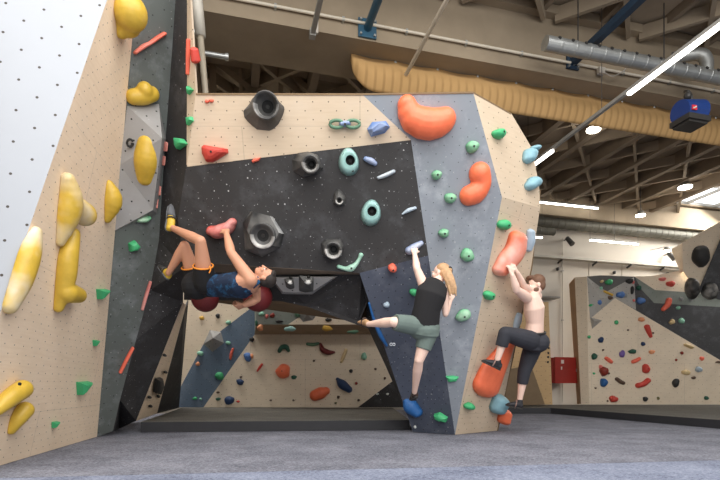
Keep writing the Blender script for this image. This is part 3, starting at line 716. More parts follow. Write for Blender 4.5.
sweep(DSP, [(407.5, 399, 3.4), (411.5, 405, 6), (419, 412, 4)], .14, 'deepblue', 'bright blue foothold under the woman\'s right foot', g)
blob(DSP2, 415, 426.5, 3, 3, .03, 'white', 'tiny white foothold at the bottom of the dark slate panel', g)
for i, (x, y, w, l) in enumerate(((497, 134.5, 11, 'green knob near the top of the plywood side panel'),)):
    blob(UPR, x, y, w, 10, .09, 'green', l, g, jitter=.03)
for x, y, w, h, l in ((502.5, 224.5, 11, 11, 'green knob just above the chalky orange hold'), (487.5, 295, 9, 10, 'green knob above the long orange shoe-shaped hold'), (468, 405.5, 9, 7, 'lowest green knob at the base of the plywood side panel')):
    blob(LPR, x, y, w, h, .09, 'green', l, g, jitter=.03)
sweep(LPR, [(515.5, 238, 7.5), (512.5, 250, 8.5), (505.5, 260, 8.5), (498.5, 269.5, 6.5)], .13, 'orange', 'chalk-whitened orange kidney hold gripped by the shirtless climber', g, chalk=.5, power=.62)
sweep(LPR, [(507, 342.5, 5.5), (499.5, 356, 8), (490.5, 371, 11), (484.5, 385, 12)], .13, 'orange', 'long orange shoe-shaped hold under the shirtless climber\'s raised foot', g, power=.62)
sweep(UPR, [(528, 154.5, 5.5), (527, 159, 5)], .11, 'tealb', 'upper blue-teal dome on the right edge of the boulder', g)
blob(UPR, 533, 149, 6, 6, .1, 'tealb', 'small blue-teal knob at the top right corner of the boulder', g)
sweep(UPR, [(532, 183, 6), (529, 186, 5)], .11, 'tealb', 'second blue-teal dome on the right edge, below the upper one', g)
sweep(LPR, [(530, 232, 3.4), (529.5, 241, 3.8), (528, 249, 2.6)], .06, 'palebl', 'tall pale blue hold on the right edge above the climber\'s head', g)
sweep(LPR, [(518.5, 315, 2.6), (517, 321, 3.2), (515, 328, 2.2)], .05, 'palebl', 'pale blue upright hold behind the shirtless climber\'s arms', g)
sweep(LPR, [(498, 400, 6.5), (495, 407, 6)], .17, 'tealb', 'blue-teal dome foothold at the base of the plywood side panel', g)
o = Plane(c2, LPR.hit(507, 385), c2+V((-.15, .8, 0)))
sweep(LPR, [(503, 412, 4.5), (501.5, 419, 4.5)], .14, 'orange', 'low orange knob partly hidden behind the teal foothold', g)
def loop_mark():
    r = root('painted_mark', DSP2.hit(392.5, 344.5)); M = plain('white_marking', (228, 232, 236), .6, var=0)
    for dx in (-1.4, 1.4):
        bm = bmesh.new(); n = 14; add_tube(bm, [DSP2.hit(392.5+dx+1.25*math.cos(2*PI*i/n), 344.4+1.15*math.sin(2*PI*i/n), .003) for i in range(n+1)], .006, 6); from_bm('loop', bm, M, r)
    tag(r, 'small white two-loop sign on the dark slate panel', 'sign')
loop_mark()

# ---- back wall behind the arch ---------------------------------------
g = 'holds on the back wall behind the arch'
for x, y, w, h, hg, c, l in (
    (283.3, 371.3, 15, 14, .2, 'orange', 'orange ball hold on the back wall'), (219.8, 376, 8.5, 8, .12, 'green', 'bright green ball at the edge of the blue stripe'),
    (229.5, 400.3, 10.5, 8, .12, 'navy', 'navy round hold at the foot of the back wall'), (240.2, 382, 7.5, 6, .09, 'navy', 'smaller navy hold above the navy round hold'),
    (200.5, 353.5, 6, 5, .08, 'mint', 'teal green hold on the blue stripe near the grey pyramid'), (198, 364, 4.5, 4, .06, 'peach', 'small peach hold on the blue stripe'),
    (228.3, 343, 5, 4, .06, 'mint', 'pale green hold in the upper middle of the stripe'), (195, 398.5, 5, 3, .04, 'green', 'flat green foothold low on the blue stripe'),
    (200.8, 399, 3, 2.5, .03, 'mint', 'tiny mint foothold low on the blue stripe'), (218.3, 399, 5, 3.4, .05, 'dgreen', 'dark green foothold left of the navy round hold'),
    (238.2, 401.5, 3.4, 2.4, .04, 'red', 'tiny red foothold right of the navy round hold'), (218, 392.4, 3.2, 2.2, .03, 'brown', 'tiny brown foothold above the dark green one'),
    (241, 377, 2.5, 2, .03, 'brown', 'tiny brown foothold above the smaller navy hold'), (294, 377.2, 6, 4, .06, 'dgreen', 'dark green chip right of the orange ball'),
    (248, 357, 8, 9, .1, 'blue', 'chalky blue hold near the stripe on the back wall'), (251.5, 356, 4, 5, .07, 'peach', 'small orange hold joined to the chalky blue one'),
    (252, 339.5, 4.5, 5, .06, 'black', 'black hold at the corner under the ledge'), (364, 356.3, 6, 7, .1, 'mint', 'pale teal hold at the right of the back wall'),
    (351, 371, 4, 3.5, .05, 'black', 'small dark hold above the navy wedge'), (356.3, 383.4, 3, 3, .05, 'brick', 'small brown hold right of the navy wedge'),
    (375.5, 369, 2.5, 2.5, .04, 'brown', 'tiny brown foothold upper right of the back wall'), (384.8, 378.2, 2.6, 2.4, .04, 'brown', 'tiny brown foothold near the black corner'),
    (338.4, 397, 3.2, 2.6, .05, 'brown', 'small brown foothold right of the orange oval'), (335.7, 403, 2.6, 2.2, .04, 'olive', 'olive foothold lowest below the orange oval'),
    (358.6, 400.2, 2.8, 2.4, .04, 'brown', 'tiny brown foothold at the edge of the black corner'), (293.5, 400.3, 2.4, 2, .03, 'brown', 'tiny brown foothold left of the orange oval'),
    (270.8, 400.2, 2.4, 2, .03, 'brown', 'tiny brown foothold right of the tiny red one'), (314, 360.8, 2.6, 2.2, .03, 'brown', 'tiny brown foothold under the dark red banana'),
    (218, 316, 4.5, 4.5, .07, 'black', 'black hold on the upper left plywood of the back wall'), (202, 318, 4.5, 4, .06, 'mustard', 'yellow hold on the upper left plywood of the back wall'),
    (228.6, 322.6, 5, 4, .07, 'mint', 'mint hold on the upper part of the stripe'), (377.5, 394, 3, 2, .03, 'white', 'left white chip on the black corner'), (387.5, 394, 3, 2, .03, 'white', 'right white chip on the black corner')):
    blob(BW, x, y, w, h, hg, c, l, g, wob=.15)
sweep(BW, [(315, 395.5, 5.5), (321, 393, 6), (326, 391, 4)], .16, 'orange', 'orange oval hold on the lower back wall', g)
sweep(BW, [(337.5, 379, 1.6), (342, 384, 4.6), (349, 389.5, 3.4)], .15, 'navy', 'navy wedge hold on the right of the back wall', g)
sweep(BW, [(320.5, 344, 1.3), (322.5, 349.5, 2.7), (328, 352.3, 2.7), (334, 352.3, 1.2)], .12, 'darkred', 'dark red banana hold under the ledge', g)
sweep(BW, [(279.5, 351, 2), (282, 347.5, 2.4), (286, 347, 2.6), (288.5, 350.5, 1.7)], .1, 'dgreen', 'dark green frog-like hold under the ledge', g)
sweep(BW, [(307.5, 344, 1.5), (313, 344.5, 1.7), (318.5, 343.5, 1.3)], .07, 'greenb', 'grey green bar hold left of the dark red banana', g)
sweep(BW, [(346, 350, 1.6), (344, 355.5, 1.8), (341.5, 361.5, 1.6)], .08, 'cream', 'cream stick hold right of the dark red banana', g)
sweep(BW, [(262, 364.5, 1.2), (259.5, 368, 1.2), (257.5, 371, .8)], .06, 'red', 'thin red stick hold left of the orange ball', g)
sweep(BW, [(233, 349, 1.2), (231.5, 354, 1.5), (230.5, 359, 1)], .06, 'coral', 'thin orange stick hold on the blue stripe', g)
facets(BW, [(203.5, 344, 0), (210, 330, 0), (221, 332, 0), (224, 343, 0), (212.5, 352, 0), (213, 338, .25)], [[0, 1, 5], [1, 2, 5], [2, 3, 5], [3, 4, 5], [4, 0, 5], [0, 4, 3, 2, 1]], [GREYV], 'grey pyramid volume on the blue stripe', 'volumes')
for x, y, w, h, hg, c, l in ((260.5, 328, 6.5, 6, .12, 'peach', 'peach hold on the grey side of the ledge'), (256.5, 323, 3, 5, .06, 'dgreen', 'dark hold at the left end of the ledge'),
    (262, 314, 6, 4, .07, 'mint', 'mint hold on the grey upper wall'), (272.5, 315.5, 5, 4.5, .08, 'brick', 'brick red hold on the grey upper wall'), (267, 316.5, 3.4, 4, .06, 'pink', 'pink chip between mint and brick red holds'),
    (279.5, 321.5, 7, 2.6, .08, 'black', 'flat dark hold at the tip of the upper plywood'), (297.5, 314, 6, 7, .1, 'greenb', 'green hold on the volume above the ledge'),
    (328.5, 320, 6, 4, .08, 'black', 'black hold just above the ledge'), (319, 311, 5, 5, .1, 'cream', 'cream hold right of the small grey pyramid'), (290, 329, 11, 5.5, .1, 'teal', 'teal hold hanging on the ledge'),
    (327, 328.5, 11, 5.5, .1, 'mustard', 'mustard hold hanging on the ledge'), (353, 332, 12, 3.6, .08, 'greenb', 'flat green hold at the right of the ledge'), (286, 303, 5, 3, .06, 'grey', 'grey hold high on the grey upper wall')):
    blob(OZ, x, y, w, h, hg, c, l, g, wob=.2)
facets(OZ, [(294, 309.5, 0), (306, 308.5, 0), (318, 313, 0), (313, 320, 0), (303, 322, 0), (307, 314, .2)], [[0, 1, 5], [1, 2, 5], [2, 3, 5], [3, 4, 5], [4, 0, 5], [0, 4, 3, 2, 1]], [GREYV], 'small grey pyramid volume above the ledge', 'volumes')

# ---- far right wall ----------------------------------------------------
g = 'holds on the far right wall'
for x, y, w, h, hg, c, l in (
    (608.5, 282.3, 7, 6, .12, 'green', 'green dome on the dark grey top triangle'), (601.5, 281.6, 3.4, 3, .07, 'cream', 'tiny cream hold left of the green dome'),
    (629, 281.3, 6.5, 6, .13, 'black', 'black hold at the top by the corner of the pale facet'), (631.5, 290.3, 3.6, 8, .1, 'black', 'upright black hold under the black corner hold'),
    (638.2, 288, 5, 4.6, .1, 'dgreen', 'dark green hold on the sage strip'), (619.8, 295, 8, 7, .14, 'blue', 'round blue hold where the grey facets meet'), (624.5, 296, 4.6, 5, .1, 'grey', 'grey chalky hold touching the round blue one'),
    (609.5, 298, 6, 3.6, .08, 'brown', 'dark brown hold left of the round blue one'), (598.5, 302.5, 5, 6, .1, 'blue', 'smaller blue hold on the left grey facet'), (596.5, 296.6, 4, 2.2, .05, 'green', 'flat green chip on the left grey facet'),
    (590.5, 305.3, 4, 2.6, .05, 'green', 'flat green chip at the far left facet edge'), (600.8, 288.3, 3.4, 3.4, .05, 'mint', 'mint ring hold on the pale left facet'),
    (640, 301, 8, 7, .14, 'blue', 'blue hold on the black band'), (633.5, 300.5, 2.6, 3, .05, 'pink', 'pink chip at the edge of the black band'), (633, 282.5, 2.4, 3.4, .05, 'pink', 'pink chip beside the black corner hold'),
    (662, 279.3, 6.5, 4, .09, 'pink', 'pinkish hold high on the upper plywood'), (670, 284, 8, 6, .12, 'red', 'red hold high on the upper plywood'),
    (677.6, 308, 4, 4, .08, 'mint', 'mint hold right of the orange-red rail'), (681, 299, 4, 4, .06, 'grey', 'left grey hold on the sage strip'), (690.3, 300, 4, 3.4, .06, 'grey', 'right grey hold on the sage strip'),
    (671.4, 322, 5.4, 5, .1, 'cream', 'cream hold in the middle of the black band'), (680.8, 321, 5.4, 5.6, .1, 'mint', 'mint hold in the middle of the black band'),
    (641, 319.5, 6, 4.6, .09, 'peach', 'peach hold just below the black band'), (616, 322.5, 4, 4, .08, 'green', 'small green hold on the upper plywood slope'),
    (588.8, 337, 3.4, 3, .06, 'green', 'small green chip at left near the edge, midway'), (600.5, 340, 5, 6, .1, 'navy', 'navy drop hold left, midway up the plywood'), (594, 356.5, 6, 6, .1, 'dgreen', 'dark green hold left of the red stick'),
    (603, 350, 2.4, 2, .04, 'brown', 'tiny brown foothold under the navy drop hold'), (621.7, 354, 5, 7.4, .1, 'purple', 'violet blue egg hold in the middle of the plywood'), (632, 351.5, 7, 5, .1, 'dgreen', 'dark hold right of the violet egg'),
    (642.7, 344, 4, 4, .08, 'navy', 'small navy hold below the red drumstick'), (651.5, 352, 5.4, 4.4, .08, 'peach', 'peach orange hold right of the dark hold'), (645.2, 368.8, 7.4, 9, .14, 'red', 'round red hold above the red bar'),
    (603.3, 371.2, 9, 9, .15, 'brick', 'brick red round hold directly above a blue one'), (600.5, 367, 4, 4, .08, 'pink', 'pink chip on the brick red round hold'), (603.2, 382.5, 6.6, 9.4, .14, 'deepblue', 'blue oval directly below the brick red hold'),
    (593.8, 373.4, 2.6, 2.2, .04, 'green', 'tiny green chip left of the brick red hold'), (608.5, 373.5, 2.4, 2.2, .04, 'brown', 'tiny brown chip right of the brick red hold'), (675.2, 382.8, 6.4, 9, .1, 'black', 'black diamond hold on the right lower plywood'),
    (685.4, 372.4, 8, 5.4, .11, 'cream', 'cream hold right of the black diamond'), (698, 369.5, 6, 6, .11, 'palebl', 'pale blue-white hold at right of the cream one'), (693.3, 377.8, 4, 3, .06, 'brown', 'brown chip between cream and pale blue holds'),
    (681.5, 353, 3.2, 3, .06, 'brick', 'small brick triangle under the pale ledge'), (701.5, 358.5, 4, 4.4, .07, 'coral', 'small coral hold near the right frame edge'), (676, 360, 2.2, 2.4, .04, 'brick', 'tiny brick chip left of the coral hold'),
    (613, 399, 8, 7, .14, 'red', 'red round hold at the foot of the far wall'), (645, 399, 4.4, 5.4, .08, 'black', 'black drop hold at the foot of the far wall'), (658, 398.3, 2.6, 3, .05, 'olive', 'olive chip right of the black drop'),
    (706, 398, 4.6, 3.6, .07, 'dgreen', 'dark green hold at the foot of the wall far right'), (718.5, 362, 6, 2.6, .07, 'brown', 'flat brown hold cut by the right frame edge'), (595.5, 388, 2.2, 2, .03, 'brown', 'tiny brown foothold left of the blue oval'),
    (628, 330, 2, 2, .03, 'brown', 'tiny brown foothold left of the red drumstick'), (653, 333, 2, 2, .03, 'brown', 'tiny brown foothold right of the red drumstick'), (607.5, 404-3, 2, 2, .03, 'brown', 'tiny brown foothold left of the low red hold')):
    blob(RW, x, y, w, h, hg, c, l, g, wob=.16, bolt_at=min(w, h) > 6.9)
sweep(RW, [(668.5, 300.5, 2.8), (667, 305, 2.8), (663, 309.3, 2.2)], .1, 'coral', 'orange-red bent rail on the black band', g)
sweep(RW, [(646.5, 327, 2.6), (648.5, 332, 2.2), (650.3, 336.5, 1.5)], .1, 'red', 'red drumstick hold below the black band', g)
sweep(RW, [(606, 358.3, 1.8), (608.5, 360, 2), (611, 362, 1.7)], .07, 'coral', 'short red stick above the brick red hold', g)
sweep(RW, [(633, 361.7, 2), (636, 360.5, 2), (639, 358.8, 1.7)], .07, 'coral', 'short pinkish red bar in the centre of the plywood', g)
sweep(RW, [(637.5, 385.5, 2.6), (643, 384, 2.6), (647.5, 380.5, 2.6)], .11, 'red', 'long red bar below the round red hold', g)
sweep(RW, [(616.5, 379, 1.8), (620, 381.5, 2), (623, 383, 1.8)], .08, 'brown', 'brown bar right of the blue oval', g)
sweep(RW, [(604, 291.5, 1.2), (612, 295, 1.2)], .05, 'mustard', 'yellow edge strip along the pale facet', g)
sweep(RW, [(684.5, 344.8, 1.2), (691, 347.5, 1.4)], .12, 'cream', 'pale small ledge under the black band', g)
for v, f, l in (([(587, 277, 0), (607, 292, 0), (615, 298, 0), (590, 319, 0), (600, 298, .09)], [[0, 1, 4], [1, 2, 4], [2, 3, 4], [3, 0, 4], [3, 2, 1, 0]], 'pale grey pyramid volume at the left top of the far wall'),
               ([(607, 291.5, 0), (634, 277, 0), (636, 310, 0), (615, 298, 0), (624, 293, .07)], [[0, 1, 4], [1, 2, 4], [2, 3, 4], [3, 0, 4], [3, 2, 1, 0]], 'light grey pyramid volume beside the black band'),
               ([(590, 317, 0), (602, 320.5, 0), (592, 329, 0), (594, 321, .15)], [[0, 1, 3], [1, 2, 3], [2, 0, 3], [2, 1, 0]], 'small grey three-sided volume at the left edge')):
    facets(RW, v, f, [panel_mat('pale_grey_volume', (176, 172, 166), hole=.22, hole_r=.008)], l, 'volumes')
for x, y, w, h, a, l, ck in ((700, 256, 16, 23, 10, 'upper large black dome hold on the tall plywood at the right', 0), (690.5, 288, 12.5, 21, 5, 'middle large black dome at the edge of the black triangle', .2), (709, 291, 15, 18, 20, 'chalky large black dome on the black triangle', .5)):
    blob(UQ if x > 705 else UP, x, y, w, h, .22 if x > 695 else .3, 'black', l, g, ang=a, wob=.1, chalk=ck)
NP = NAR
for i, y in enumerate((348, 353, 357, 362)): blob(NP, 548.5-.2*i, y, 2, 2.4, .03, 'black', ('topmost', 'second', 'third', 'lowest')[i]+' black chip on the edge of the narrow brown panel', 'holds on the narrow panel')
sweep(NP, [(526, 358, 2.2), (530, 362, 2.4)], .1, 'coral', 'coral hold on the narrow panel behind the climber\'s thigh', 'holds on the narrow panel')
# ================================================================== ceiling fittings
def part_bm(name, parent, mat, fn, smooth=False):
    bm = bmesh.new(); fn(bm); return from_bm(name, bm, mat, parent, smooth=smooth)
# ribbed ochre fabric hanging below the girder
def fabric():
    m, nt, bs = base_mat('ochre_fabric')
    uv = N(nt, 'ShaderNodeTexCoord').outputs['UV']; sx = N(nt, 'ShaderNodeSeparateXYZ'); nt.links.new(uv, sx.inputs[0])
    w = mth(nt, 'SINE', mth(nt, 'MULTIPLY', sx.outputs[0], 52)); k = ramp(nt, w, .2, .9)
    k = mth(nt, 'MULTIPLY', k, ramp(nt, sx.outputs[1], .25, .6))
    cur = mixc(nt, mth(nt, 'MULTIPLY', k, .45), lin((190, 152, 100)), lin((138, 104, 62)))
    nt.links.new(cur, bs.inputs['Base Color']); bs.inputs['Roughness'].default_value = .9
    lo = atz(353, 52, 5.05); a0 = lo.x*U2.x+lo.y*U2.y; a1 = 13.0
    r = root('fabric_curtain', ab(a0, 6.75, 5.0))
    vs, fs, uvs = [], [], []
    na, nb = 420, 12
    for i in range(na+1):
        a = a0+(a1-a0)*i/na; e = min(1, (a-a0)/.35); e = math.sqrt(1-(1-e)**2)*.85+.15
        sc = abs(math.sin((a-a0)*PI/.62))
        for j in range(nb+1):
            t = j/nb
            z = 5.07-(.05*sc if t < .15 else 0)-.46*t*e
            b = 6.4-.12*math.sin(t*PI*.9)*e-.03*sc*max(0, .35-t) + .004*math.sin(a*52)*min(1, t*2)
            if j == 0: z = 5.09-.03*sc
            vs.append(ab(a, b, z)); uvs.append((a, t))
    for i in range(na):
        for j in range(nb):
            q = i*(nb+1)+j; fs.append([q, q+1, q+nb+2, q+nb+1])
    n0 = len(vs)
    o = from_data('cloth', vs, fs, m, r, smooth=True); me = o.data; l = me.uv_layers.new(name='UVMap')
    for lp_ in me.loops: l.data[lp_.index].uv = uvs[lp_.vertex_index]
    md = o.modifiers.new('thick', 'SOLIDIFY'); md.thickness = .015
    for i in range(1, 16):
        a = a0+.62*i
        part_bm('hook', r, M_metal, lambda bm: add_ball(bm, ab(a, 6.38, 5.07), .022, seg=8))
    tag(r, 'long ribbed ochre fabric hanging under the concrete girder', 'curtain')
fabric()
def spiral_duct(a0, a1, b, z, r0, label, holes=False, elbow=None):
    M_metal = globals()['M_metal'] if holes else M_duct2
    r = root('ventilation_duct', ab(a0, b, z))
    def f(bm):
        n = int((a1-a0)/.22); pts = []; rr = []
        for i in range(n):
            a = a0+(a1-a0)*i/n
            for da, k in ((0, 1), (.19, 1), (.195, 1.05), (.215, 1.05)): pts.append(ab(a+da, b, z)); rr.append(r0*k)
        add_tube(bm, pts, rr, 20)
    part_bm('pipe', r, M_metal, f)
    if holes:
        for i in range(int((min(a1, a0+4.4)-a0)/.2)):
            a = a0+.16+.2*i
            part_bm('nozzle', r, M_dark, lambda bm: add_cyl(bm, ab(a, b-r0*.9, z+r0*.42), ab(a, b-r0*1.06, z+r0*.5), .022, n=8))
    for i in range(int((a1-a0)/1.4)+1):
        a = a0+.5+1.4*i
        if a < a1: part_bm('hanger', r, M_dark, lambda bm: add_cyl(bm, ab(a, b, z+r0), ab(a, b, min(ZC, z+r0+.8)), .008, n=6))
    if elbow:
        a = elbow; part_bm('elbow', r, M_metal, lambda bm: add_tube(bm, bez([ab(a, b, z), ab(a+.01, b, z+.2), ab(a-.06, b+.06, z+.33), ab(a-.3, b+.3, z+.38)], 14), .085, 16), True)
    tag(r, label, 'duct', 'ventilation ducts'); return r
d0 = hall(545, 43, 5.55); spiral_duct(d0.x*U2.x+d0.y*U2.y, 12, 5.55, d0.z, .09, 'silver perforated spiral duct hanging in front of the concrete girder', True, hall(706, 72, 5.55).dot(U2))
d1 = hall(560, 223.5, 12.03); spiral_duct(d1.x*U2.x+d1.y*U2.y-1.0, 14, 12.03, d1.z, .15, 'upper spiral duct along the far white wall')
d2 = hall(540, 230, 11.74); a_ = d2.x*U2.x+d2.y*U2.y; spiral_duct(a_-1.4, a_+.45, 11.74, d2.z-.02, .1, 'short lower duct on the far wall just right of the boulder')
# lighting tracks and tubes
def tube_light(p0, p1, label, parts=((0, 1),), r=.02):
    o = root('ceiling_tube_light', p0); p0, p1 = V(p0), V(p1)
    part_bm('track', o, M_grey, lambda bm: add_bar(bm, p0+V((0, 0, .05)), p1+V((0, 0, .05)), .05, .045))
    for t0, t1 in parts:
        part_bm('diffuser', o, M_led, lambda bm: add_bar(bm, p0.lerp(p1, t0)+V((0, 0, .004)), p0.lerp(p1, t1)+V((0, 0, .004)), .05, .035))
    n = max(2, int((p1-p0).length/2))
    for i in range(n+1):
        p = p0.lerp(p1, i/n); part_bm('suspension_wire', o, M_dark, lambda bm: add_cyl(bm, p+V((0, 0, .05)), V((p.x, p.y, ZC-.02)), .004, n=5))
    tag(o, label, 'tube light', 'tube lights', 'thing'); return o
zt = 4.36
q0_, q1_, q2_, q3_ = atz(726, 20, zt), atz(629, 93, zt), atz(552, 150, zt), atz(528, 168.5, zt)
Ltot = (q3_-q0_).length
tube_light(q0_, q3_, 'long slanting light track crossing in front of the girder, two lit tubes', ((0, (q1_-q0_).length/Ltot), ((q2_-q0_).length/Ltot, 1)))
def wl(x0, y0, x1, y1, b, label):
    p, q = hall(x0, y0, b), hall(x1, y1, b); z = (p.z+q.z)/2; p.z = q.z = z; tube_light(p, q, label)
wl(536, 201, 598, 208.3, 11.6, 'upper lit tube light below the roof beams on the far wall')
wl(590, 239.5, 638, 244, 11.6, 'lower lit tube light above the far right climbing wall')
wl(530, 236, 542, 237.5, 11.5, 'short lit tube light half hidden by the boulder edge')
def pendant(px, py, Z, label, r=.12, arm=False):
    p = atz(px, py, Z); o = root('pendant_light', p)
    part_bm('shade', o, M_grey, lambda bm: add_cyl(bm, p+V((0, 0, .03)), p+V((0, 0, .14)), r*1.05, r*.5, 20), True)
    part_bm('bulb', o, M_bulb, lambda bm: add_cyl(bm, p, p+V((0, 0, .03)), r, r, 20))
    top = V((p.x, p.y, ZC-.02)) if not arm else p+V((0, 0, .2))+U1*(12.2-p.dot(U1))
    part_bm('stem', o, M_dark, lambda bm: add_cyl(bm, p+V((0, 0, .14)), top, .008, n=6))
    pl_ = bpy.data.lights.new('lamp_light', 'POINT'); pl_.energy = 9; pl_.color = (1, .93, .84); pl_.shadow_soft_size = .1
    lo_ = bpy.data.objects.new('lamp_light', pl_); COL.objects.link(lo_); lo_.location = p-V((0, 0, .12))
    tag(o, label, 'pendant light', 'round ceiling lamps')
pendant(593.5, 130.5, 5.6, 'round ceiling lamp left under the lattice, right of the girder fabric', .13)
pendant(685, 188, 5.62, 'round ceiling lamp beside the bright skylight', .16)
pendant(640.5, 216, 5.2, 'round ceiling lamp in front of the far girder', .12)
pendant(667, 251.5, 4.55, 'round lamp low above the far right climbing wall', .11, True)
for (x, y, b, l) in ((569.5, 241, 12.0, 'small black spotlight on the far white wall'), (671, 256, 12.0, 'small black spotlight below the round lamp by the tall plywood')):
    p = hall(x, y, b); o = root('spotlight', p)
    part_bm('housing', o, M_dark, lambda bm: add_cyl(bm, p+V((-.05, .05, .1)), p+V((.04, -.1, -.12)), .06, .075))
    part_bm('bracket', o, M_dark, lambda bm: add_bar(bm, p+V((0, 0, .1)), p+V((0, 0, .1))+U1*.24, .03, .03)); tag(o, l, 'spotlight', 'spotlights')
# struts, pole, pipes at the ceiling
def strut(name, p0, p1, w, mat, label, cat, plate=None, rnd=False):
    o = root(name, p1); p0, p1 = V(p0), V(p1)
    part_bm('shaft', o, mat, (lambda bm: add_cyl(bm, p0, p1, w/2, n=14)) if rnd else (lambda bm: add_box(bm, (p0+p1)/2, (p1-p0).length, w, w, p1-p0)))
    if plate:
        part_bm('plate', o, mat, lambda bm: add_box(bm, p1+U1*.01, plate, .025, plate, U2))
        for sx in (-1, 1):
            for sz in (-1, 1): part_bm('bolt', o, M_metal, lambda bm: add_cyl(bm, p1+U2*sx*plate*.38+V((0, 0, sz*plate*.38))-U1*.03, p1+U2*sx*plate*.38+V((0, 0, sz*plate*.38)), .015, n=8))
    else:
        part_bm('end_clamp', o, mat, lambda bm: add_box(bm, p1, w*1.6, w*1.4, w*1.6, p1-p0))
    tag(o, label, cat); return o
zb_ = 5.34
p1 = hall(367.5, 28, 6.06); p0 = p1-U1*2.2; strut('steel_strut', p0, p1, .1, plain('teal_blue_steel', (44, 88, 112), .45), 'teal blue steel strut bolted to the girder above the arch', 'strut', .24, True)
p1 = hall(573, 62, 6.06); p0 = p1-U1*2.6; strut('steel_strut', p0, p1, .095, M_navy, 'dark navy steel strut bolted to the girder behind the silver duct', 'strut', .2)
p1 = hall(312.5, 34, 6.06); strut('steel_bar', p1-U1*2, p1, .055, M_grey, 'grey square bar meeting the girder left of the teal strut', 'bar')
p1 = atz(403, 80, 4.85); p0 = atz(450, -6, 4.85); strut('conduit_pole', p0, p1, .05, plain('cream_paint', (214, 204, 186), .5), 'cream conduit pole running to the girder fabric', 'pole', rnd=True)
# cable conduit on the girder lip
def conduit():
    o = root('conduit', ab(-3.2, 5.98, 5.27))
    part_bm('pipe', o, plain('cream_paint', (214, 204, 186), .5), lambda bm: add_cyl(bm, ab(-3.2, 6.05, 5.275), ab(12, 6.05, 5.275), .018, n=8))
    for i in range(18): part_bm('clip', o, M_metal, lambda bm: add_box(bm, ab(-2.9+.85*i, 6.06, 5.275), .03, .05, .055, U2))
    tag(o, 'thin pale cable conduit running along the girder face', 'conduit')
conduit()
p = hall(317, 20, 6.05); o = root('batten', p); part_bm('plate', o, M_white, lambda bm: add_box(bm, p-V((0, 0, .02)), .03, .03, .3, U2)); part_bm('screw', o, M_dark, lambda bm: add_ball(bm, p-U1*.02, .012, seg=8)); tag(o, 'short white vertical batten on the girder by the grey bar', 'batten')
# downpipe left, beside the tower
t0, t1 = at(195, -25, 5.3), at(206, 100, 5.35); o = root('downpipe', t1)
part_bm('pipe', o, plain('downpipe_grey', (158, 148, 130), .5), lambda bm: add_tube(bm, [t0, t1, t1-V((0, 0, .35))], .035, 12), True)
s_ = t0.lerp(t1, .49); part_bm('sleeve', o, plain('sleeve_grey', (186, 180, 168), .5), lambda bm: add_cyl(bm, t0, s_, .058), True)
part_bm('bracket', o, M_metal, lambda bm: add_bar(bm, s_+V((-.25, 0, .06)), s_+V((0, 0, .06)), .05, .03))
tag(o, 'grey vertical downpipe beside the left tower', 'pipe')
p = hall(215, 55, 6.3); o = root('pipe_stub', p); part_bm('pipe', o, M_metal, lambda bm: add_cyl(bm, p-U2*.2, p+U2*.14, .03)); part_bm('cap', o, M_metal, lambda bm: add_cyl(bm, p+U2*.12, p+U2*.16, .042)); tag(o, 'short horizontal pipe stub right of the downpipe', 'pipe')
# truss seen over the boulder's left end
def truss():
    o = root('roof_truss', ab(-3.5, 8.4, 4.9)); b = 8.6
    f = lambda x, y: hall(x, y, b)
    for nm, p, q, w in (('chord', (150, 52), (400, 92), .14), ('diagonal', (216, 64), (262, 100), .1), ('diagonal', (238, 100), (282, 72), .1), ('diagonal', (288, 74), (330, 108), .1), ('diagonal', (310, 108), (352, 84), .1), ('post', (240, 66), (242, 110), .05), ('post', (290, 72), (292, 110), .05), ('post', (281, 78), (280, 112), .08), ('post', (212, 60), (214, 110), .1)):
        part_bm(nm, o, M_brace, lambda bm: add_box(bm, (f(*p)+f(*q))/2, (f(*q)-f(*p)).length, .12, w, f(*q)-f(*p), U1))
    tag(o, 'grey brown roof truss with crossing diagonals above the plywood top', 'truss')
truss()
# blue unit hung below the girder at the right
def belay():
    c = at(690, 114, 6.55); o = root('auto_belay_unit', c+V((0, 0, .2)))
    x, y = U2, U1; BLU = plain('blue_casing', (28, 58, 120), .4); 
    part_bm('casing', o, BLU, lambda bm: (add_cyl(bm, c+x*-.17+V((0, 0, .0)), c+x*.17+V((0, 0, .05)), .15, .15, 24), add_box(bm, c+V((0, 0, -.02)), .33, .26, .18, x)))
    part_bm('base_cover', o, M_dark, lambda bm: (add_box(bm, c+V((0, 0, -.11)), .36, .3, .07, x), add_box(bm, c+V((0, 0, -.15)), .3, .25, .05, x)))
    part_bm('side_plate', o, plain('pale_blue_plate', (150, 180, 210), .4), lambda bm: add_box(bm, c+x*.175-y*.04+V((0, 0, .05)), .02, .12, .13, x))
    part_bm('badge', o, plain('red_badge', (214, 46, 58), .5), lambda bm: add_box(bm, c-x*.1-y*.152+V((0, 0, -.01)), .075, .012, .06, x))
    part_bm('badge_stripe', o, M_white, lambda bm: add_box(bm, c-x*.1-y*.161+V((0, 0, -.012)), .06, .006, .016, (x+V((0, 0, .45)))))
    part_bm('hanger', o, M_dark, lambda bm: (add_tube(bm, bez([c+V((0, 0, .12)), c+V((.02, 0, .22)), c+V((-.02, .0, .3)), c+V((0, .1, .36))], 10), .02, 8), add_ball(bm, c+V((-.03, 0, .24)), .05, seg=10)))
    tag(o, 'dark blue safety unit with red badge hanging below the girder at right', 'belay device')
belay()
p = atz(682, 132.5, 5.0); o = root('junction_box', p); part_bm('box', o, M_white, lambda bm: add_box(bm, p, .17, .1, .05, U2)); part_bm('cable', o, M_dark, lambda bm: add_cyl(bm, p, V((p.x, p.y, ZC-.3)), .006, n=6)); tag(o, 'small white box below the blue hanging unit', 'box')
